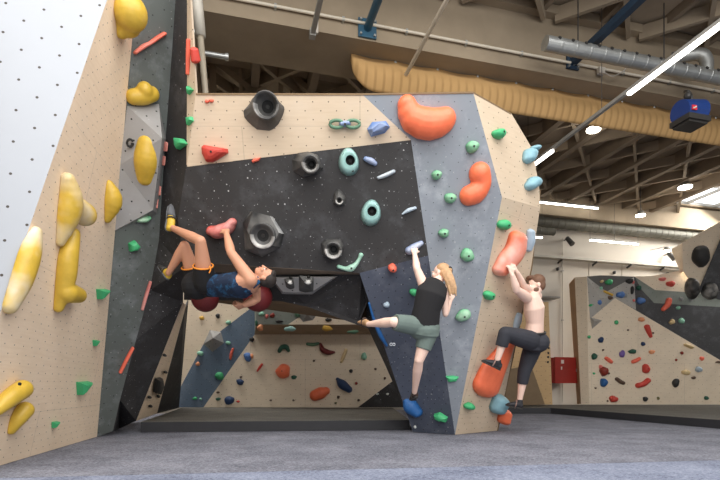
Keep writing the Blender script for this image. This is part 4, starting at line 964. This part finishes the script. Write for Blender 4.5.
# white cable box and wires on girder
p = hall(601, 71, 6.03); o = root('junction_box', p); part_bm('box', o, M_white, lambda bm: add_box(bm, p, .1, .06, .09, U2)); part_bm('cable', o, M_white, lambda bm: add_tube(bm, bez([p, hall(612, 76, 5.98), hall(622, 72, 6.0), hall(626, 68, 6.04)], 12), .008, 6)); tag(o, 'small white cable box on the girder below the silver duct', 'box')
# ---- the far wall --------------------------------------------------------
def rail():
    p, q = hall(528, 255, 12.1), hall(686, 266.5, 12.1); z = (p.z+q.z)/2
    o = root('wall_rail', (p.x, p.y, z)); p.z = q.z = z
    part_bm('shelf', o, plain('grey_rail', (176, 170, 158), .5), lambda bm: add_bar(bm, p, q, .2, .06))
    for t in (.19, .4, .62, .84): 
        c = p.lerp(q, t); part_bm('bracket', o, M_dark, lambda bm: add_bar(bm, c-U1*.08-V((0, 0, .06)), c+U1*.1-V((0, 0, .12)), .04, .04))
    tag(o, 'long grey cable rail along the far white wall', 'rail')
rail()
for x, y0, y1, l in ((562.5, 238, 402, 'thin vertical pipe on the white wall left of the far climbing wall'),):
    p, q = hall(x, y0, 12.21), hall(x+2.5, y1-3, 12.21); q = V((p.x, p.y, .15)); o = root('wall_pipe', q)
    part_bm('pipe', o, plain('pale_pipe', (190, 182, 170), .6), lambda bm: add_cyl(bm, p, q, .018, n=8))
    for t in (.2, .5, .8): part_bm('clip', o, M_grey, lambda bm: add_box(bm, p.lerp(q, t), .06, .05, .03, U2))
    tag(o, l, 'pipe')
for i, x in enumerate((589, 622)):
    p = hall(x, 255, 12.245); bm = bmesh.new(); add_box(bm, V((p.x, p.y, 2.2)), .015, .02, 4.1, U2); struct(from_bm('trim_%d' % (i+1), bm, plain('panel_joint', (176, 168, 156), .8)))
for i, (x, y, l) in enumerate(((558, 269, 'left'), (614.5, 272.5, 'middle'), (667.5, 274, 'right'))):
    p = hall(x, y, 12.2); o = root('wall_hook', p); part_bm('peg', o, M_dark, lambda bm: add_box(bm, p, .03, .08, .09, U2)); part_bm('base_plate', o, M_dark, lambda bm: add_box(bm, p+U1*.035, .06, .02, .06, U2))
    tag(o, l+' of three small dark hooks on the far white wall', 'hook', 'wall hooks')
p = hall(545, 284, 12.07); q = hall(545, 297, 12.07); o = root('shutter_box', (p+q)/2)
part_bm('casing', o, M_white, lambda bm: add_box(bm, (p+q)/2, .75, .3, (p-q).length, U2)); part_bm('lower_lip', o, M_grey, lambda bm: add_box(bm, q-V((0, 0, .02)), .76, .32, .04, U2))
tag(o, 'white box casing on the far wall above the narrow brown panel', 'casing')
def redbox():
    RED = plain('red_cabinet_paint', (160, 48, 40), .45, var=.12, scale=3); b = 11.5
    P = Plane(hall(553, 357, b), hall(579, 357, b), hall(553, 383, b))
    c0, c1, c2_ = hall(555, 357.3, b), hall(577.6, 357.3, b), hall(555, 383, b); w = (c1-c0).length; h = abs(c0.z-c2_.z); c = (c0+c1)/2; c.z = (c0.z+c2_.z)/2
    o = root('hose_cabinet', c+U1*.1-V((0, 0, h/2)))
    bk_ = 12.24-b
    part_bm('body', o, RED, lambda bm: add_box(bm, c+U1*(bk_/2+.03), w, bk_-.05, h, U2))
    part_bm('door', o, RED, lambda bm: add_box(bm, c, w*1.03, .05, h*1.02, U2))
    part_bm('latch', o, M_metal, lambda bm: add_box(bm, c+U2*w*.42-U1*.035, .03, .03, .09, U2))
    W = plain('label_white', (222, 204, 198), .6)
    part_bm('sticker', o, W, lambda bm: add_box(bm, c-U2*w*.2-U1*.028+V((0, 0, h*.33)), w*.12, .008, h*.14, U2))
    part_bm('sticker', o, W, lambda bm: add_box(bm, c-U2*w*.24-U1*.028+V((0, 0, h*.08)), w*.05, .008, h*.12, U2))
    tag(o, 'red metal hose cabinet on the white wall beside the far climbing wall', 'cabinet')
redbox()
# ================================================================== people
SKIN = plain('skin_light', (222, 172, 146), .55, var=.05, scale=5)
SKIN2 = plain('skin_fair', (242, 206, 188), .55, var=.05, scale=5)
SKIN3 = plain('skin_tan_shaded', (204, 148, 118), .55, var=.05, scale=5)  # hanging climber's skin, darkened to hold the shadow under the overhang
EYEW = plain('eye_white', (235, 232, 228), .3, var=0); IRIS = plain('iris', (60, 44, 34), .3, var=0); LIP = plain('lips', (180, 96, 90), .5, var=0)
def loft(bm, secs, n=22):
    """closed body through elliptical sections (centre, side axis * half width, depth axis * half depth)"""
    rings = [[bm.verts.new(c+a*math.cos(2*PI*i/n)+b*math.sin(2*PI*i/n)) for i in range(n)] for c, a, b in secs]
    for A, B in zip(rings, rings[1:]):
        for i in range(n):
            j = (i+1) % n; bm.faces.new((A[i], A[j], B[j], B[i]))
    bm.faces.new(rings[0][::-1]); bm.faces.new(rings[-1])
    bmesh.ops.recalc_face_normals(bm, faces=bm.faces)
def hand(bm, W, d, nrm, side, s=1., curl=1.0):
    """palm, four unequal bent fingers and a thumb; d along the hand, nrm out of the palm, side towards the thumb"""
    d = V(d).normalized(); nrm = (V(nrm)-d*V(nrm).dot(d)).normalized(); side = d.cross(nrm) if d.cross(nrm).dot(V(side)) > 0 else -d.cross(nrm)
    for k in (-1.2, -.4, .4, 1.2):
        limb(bm, [W+side*k*.012*s, W+d*.085*s+side*k*.025*s], [.017*s, .0145*s], n=10)
    for k, L in zip((1.25, .42, -.42, -1.25), (.068, .078, .073, .056)):
        p = W+d*.082*s+side*k*.025*s; dd = V(d); pts = [p]
        for j, (f, a) in enumerate(((.45, .5), (.3, .8), (.25, .7))):
            a *= curl; dd = (dd*math.cos(a)+nrm*math.sin(a)).normalized() if j == 0 else (dd*math.cos(a)+(nrm-dd*nrm.dot(dd)).normalized()*math.sin(a)).normalized()
            p = p+dd*L*f*1.05*s; pts.append(p)
        limb(bm, pts, [.0105*s, .0098*s, .009*s, .0078*s], n=8)
    t = W+d*.03*s+side*.028*s
    limb(bm, [t, t+(d*.55+side*.6+nrm*.35).normalized()*.035*s, t+(d*.55+side*.6+nrm*.35).normalized()*.035*s+(d*.75+side*.1+nrm*.65).normalized()*.03*s], [.0135*s, .0115*s, .0095*s], n=8)
class Head:
    def __init__(h, c, up, fwd, s=1.):
        h.c = V(c); h.u = V(up).normalized(); h.f = (V(fwd)-h.u*V(fwd).dot(h.u)).normalized(); h.r = h.f.cross(h.u); h.s = s
    def p(h, r, f, u): return h.c+(h.r*r+h.f*f+h.u*u)*h.s
    def ball(h, bm, r, f, u, rad): add_ball(bm, h.p(r, f, u), tuple(x*h.s for x in rad), (h.r, h.f, h.u), 20)
    def build(h, bm):
        h.ball(bm, 0, -.008, .03, (.074, .094, .086)); h.ball(bm, 0, .028, -.03, (.06, .062, .075)); h.ball(bm, 0, .05, -.078, (.034, .036, .028))
        h.ball(bm, 0, .088, .018, (.05, .016, .012))                                   # brow
        limb(bm, [h.p(0, .088, .014), h.p(0, .106, -.026)], [.009*h.s, .014*h.s], n=8)   # nose
        h.ball(bm, 0, .083, -.055, (.026, .012, .012))
        for s in (-1, 1):
            h.ball(bm, s*.075, -.012, -.006, (.009, .02, .031)); h.ball(bm, s*.042, .066, -.022, (.022, .02, .02))
    def face(h, root_):
        for s in (-1, 1):
            bm = bmesh.new(); h.ball(bm, s*.03, .079, .0, (.0135, .0105, .009)); e = from_bm('eye', bm, EYEW, root_, smooth=True)
            bm = bmesh.new(); h.ball(bm, s*.03, .0875, .0, (.006, .004, .0062)); from_bm('iris', bm, IRIS, e, smooth=True)
        bm = bmesh.new(); h.ball(bm, 0, .0925, -.056, (.022, .006, .0075)); from_bm('mouth', bm, LIP, root_, smooth=True)
def brows(h, root_, mat):
    for s in (-1, 1):
        bm = bmesh.new(); limb(bm, [h.p(s*.014, .1, .021), h.p(s*.032, .098, .027), h.p(s*.048, .084, .022)], [.0045, .005, .0035], n=6); from_bm('eyebrow', bm, mat, root_, smooth=True)
def torso_secs(P, W, Cc, S, Nk, side, w, grow=0.):
    """sections from pelvis to neck; side = unit vector to the right, w = half widths, depth from the section's own axis"""
    pts = [P, W, Cc, S, Nk]; out = []
    for i, c in enumerate(pts):
        ax = (pts[min(i+1, 4)]-pts[max(i-1, 0)]).normalized(); sd = side[i] if isinstance(side, list) else side
        sd = (sd-ax*sd.dot(ax)).normalized(); dp = ax.cross(sd)
        out.append((c, sd*(w[i][0]+grow), dp*(w[i][1]+grow)))
    return out
WM = [(.158, .118), (.142, .1), (.172, .122), (.158, .092), (.062, .06)]
def shoe(root_, heel, toe, nrm, mat, solemat, s=1., strap=None, ankle=None, toecap=None):
    """climbing shoe: rounded upper from heel to pointed toe, rubber sole, closure strap"""
    heel, toe, nrm = V(heel), V(toe), V(nrm); d = (toe-heel).normalized(); nrm = (nrm-d*nrm.dot(d)).normalized(); sd = d.cross(nrm); L = (toe-heel).length
    bm = bmesh.new()
    loft(bm, [(heel-d*.012+nrm*.03*s, sd*.018*s, nrm*.022*s), (heel+nrm*.04*s, sd*.034*s, nrm*.04*s), (heel+d*L*.3+nrm*.046*s, sd*.036*s, nrm*.046*s), (heel+d*L*.6+nrm*.033*s, sd*.045*s, nrm*.034*s), (heel+d*L*.85+nrm*.022*s, sd*.04*s, nrm*.022*s), (heel+d*L+nrm*.012*s, sd*.018*s, nrm*.012*s)])
    if ankle is not None: limb(bm, [heel+d*L*.18+nrm*.05*s, (heel+d*L*.18+nrm*.05*s).lerp(V(ankle), .6)], [.04*s, .041*s], n=12)
    o = fuse('shoe', bm, mat, root_, .006, 3)
    bm = bmesh.new(); loft(bm, [(heel-d*.014+nrm*.004, sd*.022*s, nrm*.01), (heel+d*.02+nrm*.003, sd*.036*s, nrm*.011), (heel+d*L*.35+nrm*.004, sd*.034*s, nrm*.01), (heel+d*L*.65+nrm*.003, sd*.047*s, nrm*.011), (heel+d*L*.88+nrm*.002, sd*.042*s, nrm*.012), (heel+d*(L+.008)+nrm*.006, sd*.018*s, nrm*.011)])
    from_bm('sole', bm, solemat, o, smooth=True)
    if toecap is not None:
        g_ = .005; bm = bmesh.new(); loft(bm, [(heel+d*L*.5+nrm*.036*s, sd*(.044*s+g_), nrm*(.037*s+g_)), (heel+d*L*.62+nrm*.032*s, sd*(.045*s+g_), nrm*(.033*s+g_)), (heel+d*L*.85+nrm*.022*s, sd*(.04*s+g_), nrm*(.022*s+g_)), (heel+d*(L+.006)+nrm*.012*s, sd*(.018*s+g_), nrm*(.012*s+g_))]); from_bm('toe_rubber', bm, toecap, o, smooth=True)
    if strap is not None:
        c = heel+d*L*.42+nrm*.045*s; bm = bmesh.new(); add_tube(bm, [c+sd*.042*s*math.cos(t)+nrm*.052*s*math.sin(t) for t in [2*PI*i/18 for i in range(19)]], .009, 6); from_bm('strap', bm, strap, o, smooth=True)
    return o

# ---- the climber hanging under the overhang --------------------------------
def climber_hanging():
    P = at(202, 284, 5.28); W = at(221, 286, 5.2); Cc = at(241, 285, 5.1); S = at(251, 283, 5.08); Nk = at(258, 279, 5.08)
    SL, SR = at(250.5, 280, 4.98), at(255, 284, 5.27); HL, HR = at(205, 283, 5.18), at(197, 286, 5.42)
    r = root('person', P-V((0, 0, .15))); side = (SR-SL).normalized()
    side = V((.1, .98, -.12)).normalized()
    eL, wL = at(231, 252.5, 4.95), at(226.4, 233.5, 5.1)
    eR, wR = at(257, 299, 5.36), at(245, 304.5, 5.34)
    kL, aL = at(200.5, 241, 4.93), at(171.5, 227.5, 5.2)
    kR, aR = at(184.5, 246, 5.18), at(168.5, 273, 5.32)
    hd = Head(at(264.5, 276.5, 5.06), (.93, .05, -.1), (-.28, -.25, .9), .97)
    bm = bmesh.new(); loft(bm, torso_secs(P, W, Cc, S, Nk, side, WM)); add_ball(bm, P-V((.04, 0, 0)), (.13, .14, .12))
    limb(bm, [SL+(Cc-SL)*.25, SL, SL.lerp(eL, .45), eL], [.078, .072, .06, .045]); limb(bm, [eL, eL.lerp(wL, .3), wL], [.045, .048, .029])
    limb(bm, [SR, SR.lerp(eR, .5), eR], [.06, .05, .042]); limb(bm, [eR, eR.lerp(wR, .4), wR], [.042, .05, .036])
    limb(bm, [HL, HL.lerp(kL, .5), kL], [.095, .08, .054]); limb(bm, [kL, kL.lerp(aL, .3), aL.lerp(kL, .15), aL], [.052, .054, .036, .032])
    limb(bm, [HR, HR.lerp(kR, .5), kR], [.095, .08, .054]); limb(bm, [kR, kR.lerp(aR, .3), aR.lerp(kR, .15), aR], [.052, .054, .036, .032])
    limb(bm, [Nk, hd.p(0, -.02, -.05)], [.058, .054]); hd.build(bm)
    hand(bm, wL, at(224.5, 227, 5.22)-wL, V((-.25, .9, -.2)), V((-1, 0, 0)), 1.05, 1.0)
    hand(bm, wR, at(237, 307, 5.36)-wR, V((.3, .3, 1)), V((0, -1, 0)), 1.12, 1.2)
    body = fuse('body', bm, SKIN3, r, .0075, 3)
    HAIR = plain('dark_brown_hair', (42, 34, 30), .7); hd.face(r); brows(hd, r, HAIR)
    bm = bmesh.new(); hd.ball(bm, 0, -.026, .05, (.08, .09, .08)); hd.ball(bm, 0, -.05, .01, (.074, .062, .07)); hd.ball(bm, 0, .035, .092, (.058, .045, .028)); fuse('hair', bm, HAIR, r, .007, 2)
    # tank top
    m, nt, bs = base_mat('blue_patterned_cloth'); g_ = N(nt, 'ShaderNodeTexCoord').outputs['Object']
    cur = mixc(nt, ramp(nt, noise_tex(nt, g_, 9, 6, .75), .52, .72), lin((22, 40, 66)), lin((50, 124, 176))); nt.links.new(cur, bs.inputs['Base Color']); bs.inputs['Roughness'].default_value = .85
    sc = torso_secs(P.lerp(W, .35), W, Cc, S, Nk, side, WM, .014); sc[0] = (sc[0][0], sc[0][1].normalized()*.165, sc[0][2].normalized()*.125)
    bm = bmesh.new(); loft(bm, sc[:3]+[(Cc.lerp(S, .75), sc[3][1]*.8, sc[3][2]*.98)])
    for sh in (SL, SR):
        add_tube(bm, bez([Cc.lerp(sh, .35)+V((0, 0, .1)), sh.lerp(Nk, .5)+V((.05, 0, .0)), Cc.lerp(sh, .35)+V((0, 0, -.1))], 10), .028, 8)
    fuse('tank_top', bm, m, r, .0085, 2)
    SH = plain('black_shorts_cloth', (22, 22, 25), .85); OR = plain('orange_trim', (232, 142, 48), .7)
    bm = bmesh.new(); loft(bm, [(P.lerp(W, .5), sc[0][1]*1.0, sc[0][2]*1.0), (P, side*.178, sc[0][2].normalized()*.135), (P-(W-P)*.45, side*.16, sc[0][2].normalized()*.12)]); add_ball(bm, P-V((.06, 0, .02)), (.16, .16, .15))
    cuffs = []
    for h_, k_ in ((HL, kL), (HR, kR)):
        e = h_.lerp(k_, .42 if k_ is kL else .5); limb(bm, [h_, h_.lerp(k_, .22), e], [.118, .112, .104], ends=False); add_ball(bm, h_, .116); cuffs.append((e, (k_-h_).normalized(), .1))
    o = fuse('shorts', bm, SH, r, .0085, 2)
    for e, d, rr in cuffs:
        x, y, _ = frame_of(d); bm = bmesh.new(); add_tube(bm, [e+(x*math.cos(t)+y*math.sin(t))*rr for t in [2*PI*i/24 for i in range(25)]], .009, 6); from_bm('hem', bm, OR, o, smooth=True)
    bm = bmesh.new(); e = at(209.5, 266, 5.0); add_tube(bm, [e, e+V((.015, -.01, -.04)), e+V((.0, -.01, -.075))], .007, 6); from_bm('drawstring', bm, OR, o)
    YEL = plain('yellow_shoe', (214, 178, 62), .55); GRY = plain('shoe_rubber_grey', (92, 94, 98), .7)
    shoe(r, at(166.5, 230, 5.2), at(170.5, 206, 5.28), V((1, -.35, .1)), YEL, GRY, 1.0, M_dark, aL, GRY)
    shoe(r, at(167, 279, 5.36), at(159, 267, 5.46), V((.6, -.2, .5)), YEL, GRY, .95, M_dark, aR, M_dark)
    tag(r, 'person in blue tank top and black shorts hanging sideways under the overhang', 'person', kind='thing')
climber_hanging()

# ---- the woman on the slate panel -----------------------------------------
def climber_stretch():
    P = at(424, 325, 5.27); W = at(427, 309, 5.22); Cc = at(431, 295, 5.2); S = at(434.5, 285, 5.24); Nk = at(437, 279.5, 5.25)
    k = .88; w = [(a*k, b*k) for a, b in WM]; w[0] = (.158, .112); w[1] = (.118, .085)
    SL, SR = at(424.5, 287.5, 5.22), at(444.5, 288.5, 5.25); HL, HR = at(417, 326, 5.25), at(430, 328, 5.28)
    r = root('person', P-V((0, 0, .2))); side = V((.97, .1, -.1)).normalized()
    eL, wL = at(417, 269, 5.2), at(414.6, 254, 5.32)
    eR, wR = at(445.5, 314, 5.3), at(450.8, 299, 5.42)
    kL, aL = at(393, 322, 5.12), at(368.5, 324.2, 5.42)
    kR, aR = at(419, 360, 5.3), at(414.5, 392, 5.62)
    hd = Head(at(440.5, 273.5, 5.3), (.1, .05, 1), (-.72, .62, .1), .92)
    bm = bmesh.new(); loft(bm, torso_secs(P, W, Cc, S, Nk, side, w)); add_ball(bm, P-V((0, 0, .05)), (.145, .115, .1))
    limb(bm, [SL, SL.lerp(eL, .5), eL], [.058, .05, .039]); limb(bm, [eL, eL.lerp(wL, .3), wL], [.039, .04, .025])
    limb(bm, [SR, SR.lerp(eR, .5), eR], [.05, .042, .033]); limb(bm, [eR, eR.lerp(wR, .3), wR], [.033, .034, .022])
    limb(bm, [HL, HL.lerp(kL, .5), kL], [.095, .08, .054]); limb(bm, [kL, kL.lerp(aL, .3), aL.lerp(kL, .15), aL], [.052, .054, .034, .03])
    limb(bm, [HR, HR.lerp(kR, .5), kR], [.095, .08, .053]); limb(bm, [kR, kR.lerp(aR, .3), aR.lerp(kR, .15), aR], [.05, .054, .034, .03])
    limb(bm, [Nk-V((0, 0, .02)), hd.p(0, -.015, -.06)], [.052, .046]); hd.build(bm)
    hand(bm, wL, at(414.2, 247.5, 5.38)-wL, V((.1, 1, -.2)), V((1, 0, 0)), .92, .9)
    hand(bm, wR, at(452.5, 293, 5.5)-wR, V((0, 1, .2)), V((-1, 0, 0)), .92, .6)
    fuse('body', bm, SKIN2, r, .007, 3)
    HAIR = plain('blonde_hair', (192, 152, 112), .6, var=.2, scale=30); hd.face(r); brows(hd, r, HAIR)
    bm = bmesh.new(); hd.ball(bm, 0, -.024, .045, (.077, .09, .078)); hd.ball(bm, 0, -.05, .0, (.068, .06, .066))
    t0 = hd.p(.02, -.11, .03)
    pts = [t0, at(446.5, 272, 5.22), at(449.5, 279, 5.2), at(452, 287, 5.2), at(453, 295, 5.21)]
    limb(bm, bez(pts, 10), [.028, .034, .036, .038, .038, .036, .031, .025, .017, .008], n=12)
    for dx, dy in ((.03, 0), (-.03, .01)): limb(bm, [V(p)+V((dx, dy-.01, -.01)) for p in pts[1:]], [.026, .026, .02, .008], n=10)
    h_ = fuse('hair', bm, HAIR, r, .007, 2)
    bm = bmesh.new(); c = hd.p(.02, -.115, .03); add_tube(bm, [c+hd.u*.035*math.cos(t)+hd.r*.035*math.sin(t) for t in [2*PI*i/14 for i in range(15)]], .01, 6); from_bm('hair_tie', bm, M_dark, h_)
    TOP = plain('black_top_cloth', (30, 29, 31), .9); GR = plain('grey_green_shorts', (104, 118, 112), .9, var=.1)
    sc = torso_secs(P, W, Cc, S, Nk, side, w, .014)
    bm = bmesh.new(); loft(bm, [(P.lerp(W, -.05)+V((-.0, 0, .0)), sc[0][1]*.97, sc[0][2]*1.04), (W, sc[1][1]*1.12, sc[1][2]*1.12), sc[2], (S, sc[3][1]*.98, sc[3][2]*1.0), (S.lerp(Nk, .75), sc[4][1]*1.25, sc[4][2]*1.15)])
    for sh in (SL, SR): add_ball(bm, sh.lerp(S, .35), (.06, .06, .05))
    fuse('tank_top', bm, TOP, r, .008, 2)
    bm = bmesh.new(); loft(bm, [(P.lerp(W, .2), sc[0][1]*.96, sc[0][2]*1.0), (P, sc[0][1]*1.03, sc[0][2]*1.03), (P-V((0, 0, .1)), sc[0][1]*.95, sc[0][2]*.95)]); add_ball(bm, P-V((0, 0, .06)), (.162, .135, .115))
    for hh, kk, f in ((HL, kL, .92), (HR, kR, .66)):
        e = hh.lerp(kk, f); limb(bm, [hh, hh.lerp(kk, f*.5), e], [.108, .1, .088], ends=False); add_ball(bm, hh, .107)
    fuse('shorts', bm, GR, r, .008, 2)
    SHO = plain('dark_brown_shoe', (70, 54, 48), .6); TAN = plain('tan_rubber', (190, 150, 110), .7)
    shoe(r, at(368, 327.5, 5.45), at(358.5, 323.5, 5.68), V((.1, -.2, 1)), TAN, M_dark, .9, SHO, aL)
    shoe(r, at(416, 397.5, 5.64), at(411.5, 400.5, 5.82), V((.1, -.2, 1)), SHO, M_dark, .88, M_dark, aR)
    tag(r, 'person with blonde ponytail, black top and grey shorts climbing the slate panel', 'person', kind='thing')
climber_stretch()

# ---- the shirtless climber at the right ---------------------------------------
def climber_right():
    P = at(531.5, 340, 6.2); W = at(533, 323, 6.15); Cc = at(532, 309, 6.1); S = at(530.5, 299, 6.08); Nk = at(531.5, 294, 6.08)
    SL, SR = at(524.5, 298.5, 5.95), at(535, 297, 6.25); HL, HR = at(528, 341, 6.1), at(533, 342, 6.3)
    r = root('person', P-V((0, 0, .2))); side = (SR-SL).normalized(); side = V((.55, .83, 0)).normalized()
    eL, wL = at(514.5, 291, 5.74), at(510.5, 277, 5.66)
    eR, wR = at(521.5, 287, 5.9), at(515, 274, 5.72)
    kL, aL = at(503.5, 334, 5.9), at(496, 359.5, 5.96)
    kR, aR = at(522.5, 371, 6.34), at(518, 399, 6.42)
    hd = Head(at(533.8, 286.5, 6.08), (-.12, 0, 1), (-.97, .02, .08), 1.0)
    bm = bmesh.new(); loft(bm, torso_secs(P, W, Cc, S, Nk, side, WM)); add_ball(bm, P+V((.03, -.02, -.04)), (.14, .13, .12))
    limb(bm, [SL, SL.lerp(eL, .5), eL], [.066, .057, .044]); limb(bm, [eL, eL.lerp(wL, .3), wL], [.044, .047, .03])
    limb(bm, [SR, SR.lerp(eR, .5), eR], [.062, .05, .04]); limb(bm, [eR, eR.lerp(wR, .3), wR], [.04, .043, .027])
    limb(bm, [HL, HL.lerp(kL, .5), kL], [.1, .085, .06]); limb(bm, [kL, kL.lerp(aL, .3), aL.lerp(kL, .15), aL], [.058, .058, .039, .035])
    limb(bm, [HR, HR.lerp(kR, .5), kR], [.1, .086, .06]); limb(bm, [kR, kR.lerp(aR, .3), aR.lerp(kR, .15), aR], [.058, .06, .04, .036])
    limb(bm, [Nk-V((0, 0, .03)), hd.p(0, -.015, -.05)], [.062, .055]); hd.build(bm)
    hand(bm, wL, at(508.5, 269, 5.66)-wL, V((-.6, .7, -.2)), V((1, 0, 0)), 1.05, .8)
    hand(bm, wR, at(512, 266.5, 5.7)-wR, V((-.7, .4, -.2)), V((-1, -.3, 0)), 1.05, .8)
    fuse('body', bm, SKIN2, r, .0075, 3)
    HAIR = plain('brown_hair', (112, 80, 60), .65, var=.25, scale=25); hd.face(r); brows(hd, r, HAIR)
    bm = bmesh.new(); hd.ball(bm, 0, -.026, .05, (.085, .097, .086)); hd.ball(bm, 0, -.06, .0, (.072, .058, .075)); hd.ball(bm, 0, .055, .1, (.06, .05, .032)); fuse('hair', bm, HAIR, r, .007, 2)
    bm = bmesh.new(); hd.ball(bm, 0, .056, -.09, (.044, .04, .026)); [hd.ball(bm, s*.055, .02, -.06, (.012, .036, .03)) for s in (-1, 1)]; fuse('beard', bm, HAIR, r, .006, 2)
    PT = plain('black_trousers_cloth', (48, 49, 56), .85, var=.15)
    sc = torso_secs(P, W, Cc, S, Nk, side, WM, .016)
    bm = bmesh.new(); loft(bm, [(P.lerp(W, .42), sc[0][1]*.94, sc[0][2]*.96), (P, sc[0][1]*1.02, sc[0][2]*1.06), (P-V((0, 0, .12)), sc[0][1]*.85, sc[0][2]*.95)]); add_ball(bm, P+V((.04, -.03, -.04)), (.15, .14, .13))
    limb(bm, [HL, HL.lerp(kL, .5), kL], [.124, .11, .084]); limb(bm, [kL, kL.lerp(aL, .5)], [.083, .074], ends=False)
    limb(bm, [HR, HR.lerp(kR, .5), kR], [.124, .108, .084]); limb(bm, [kR, kR.lerp(aR, .45)], [.084, .07], ends=False)
    fuse('trousers', bm, PT, r, .0085, 2)
    bm = bmesh.new(); b0 = P.lerp(W, .42); x = sc[0][1]*.95; y = sc[0][2]*.97; add_tube(bm, [b0+x*math.cos(t)+y*math.sin(t) for t in [2*PI*i/28 for i in range(29)]], .014, 6); from_bm('waistband', bm, M_dark, r, smooth=True)
    SHO = plain('black_shoe', (40, 40, 44), .6); ORN = plain('orange_grey_strap', (150, 120, 110), .6)
    shoe(r, at(497.5, 370, 5.99), at(480.5, 361.5, 6.0), V((.35, -.15, 1)), SHO, M_dark, 1.0, ORN, aL)
    shoe(r, at(519.5, 408.5, 6.42), at(504.5, 405, 6.45), V((.1, -.1, 1)), SHO, M_dark, 1.0, ORN, aR)
    r.location.y -= .07
    tag(r, 'shirtless bearded person in black cropped trousers climbing the side panel', 'person', kind='thing')
climber_right()
# ================================================================== camera and light
cam = bpy.data.cameras.new('camera'); co = bpy.data.objects.new('camera', cam); COL.objects.link(co)
co.location = (0, 0, HC); co.rotation_euler = (PI/2, 0, 0); cam.sensor_width = 36; cam.lens = F/720*36; cam.shift_y = (YH-240)/720; cam.clip_end = 100
SC.camera = co
def area(name, loc, target, sx, sy, power, col):
    l = bpy.data.lights.new(name, 'AREA'); l.shape = 'RECTANGLE'; l.size = sx; l.size_y = sy; l.energy = power; l.color = col
    o = bpy.data.objects.new(name, l); COL.objects.link(o); o.location = loc; o.rotation_euler = (V(target)-V(loc)).to_track_quat('-Z', 'Y').to_euler(); return o
# daylight through an assumed skylight over the front bay and the far skylight, plus assumed light from behind the camera
s = SKY[1]; area('assumed_skylight_daylight', ab((s[0]+s[1])/2, (s[2]+s[3])/2, ZC+.15), ab((s[0]+s[1])/2, (s[2]+s[3])/2, 0), 10, 6, 860, (1, .98, .95))  # lamp in the assumed front-bay skylight, out of view
s = SKY[0]; area('far_skylight_daylight', ab((s[0]+s[1])/2, (s[2]+s[3])/2, ZC+.05), ab((s[0]+s[1])/2-3, (s[2]+s[3])/2, 0), 3, 3.4, 780, (1, .97, .92))
s = SKY[2]; area('back_fill_light', ab((s[0]+s[1])/2, (s[2]+s[3])/2, ZC+.15), ab((s[0]+s[1])/2, (s[2]+s[3])/2, 0), 5, 1.8, 420, (1, .97, .92))  # added lamp out of sight, brightens the wall behind the arch
area('assumed_front_light', (2.4, -3.4, 3.8), (-.6, 6, 1.4), 9, 3.6, 500, (1, .985, .96))  # assumed daylight: bare area lamp behind the camera, no glazing built there
w = bpy.data.worlds.new('daylight'); SC.world = w; w.use_nodes = True
bg = w.node_tree.nodes['Background']; bg.inputs[0].default_value = (.95, .97, 1, 1); bg.inputs[1].default_value = .45
SC.view_settings.view_transform = 'Standard'; SC.view_settings.look = 'None'; SC.view_settings.gamma = 1; SC.view_settings.exposure = 0.0; SC.view_settings.use_curve_mapping = False
for o in bpy.data.objects:
    if '_w' in o: del o['_w']
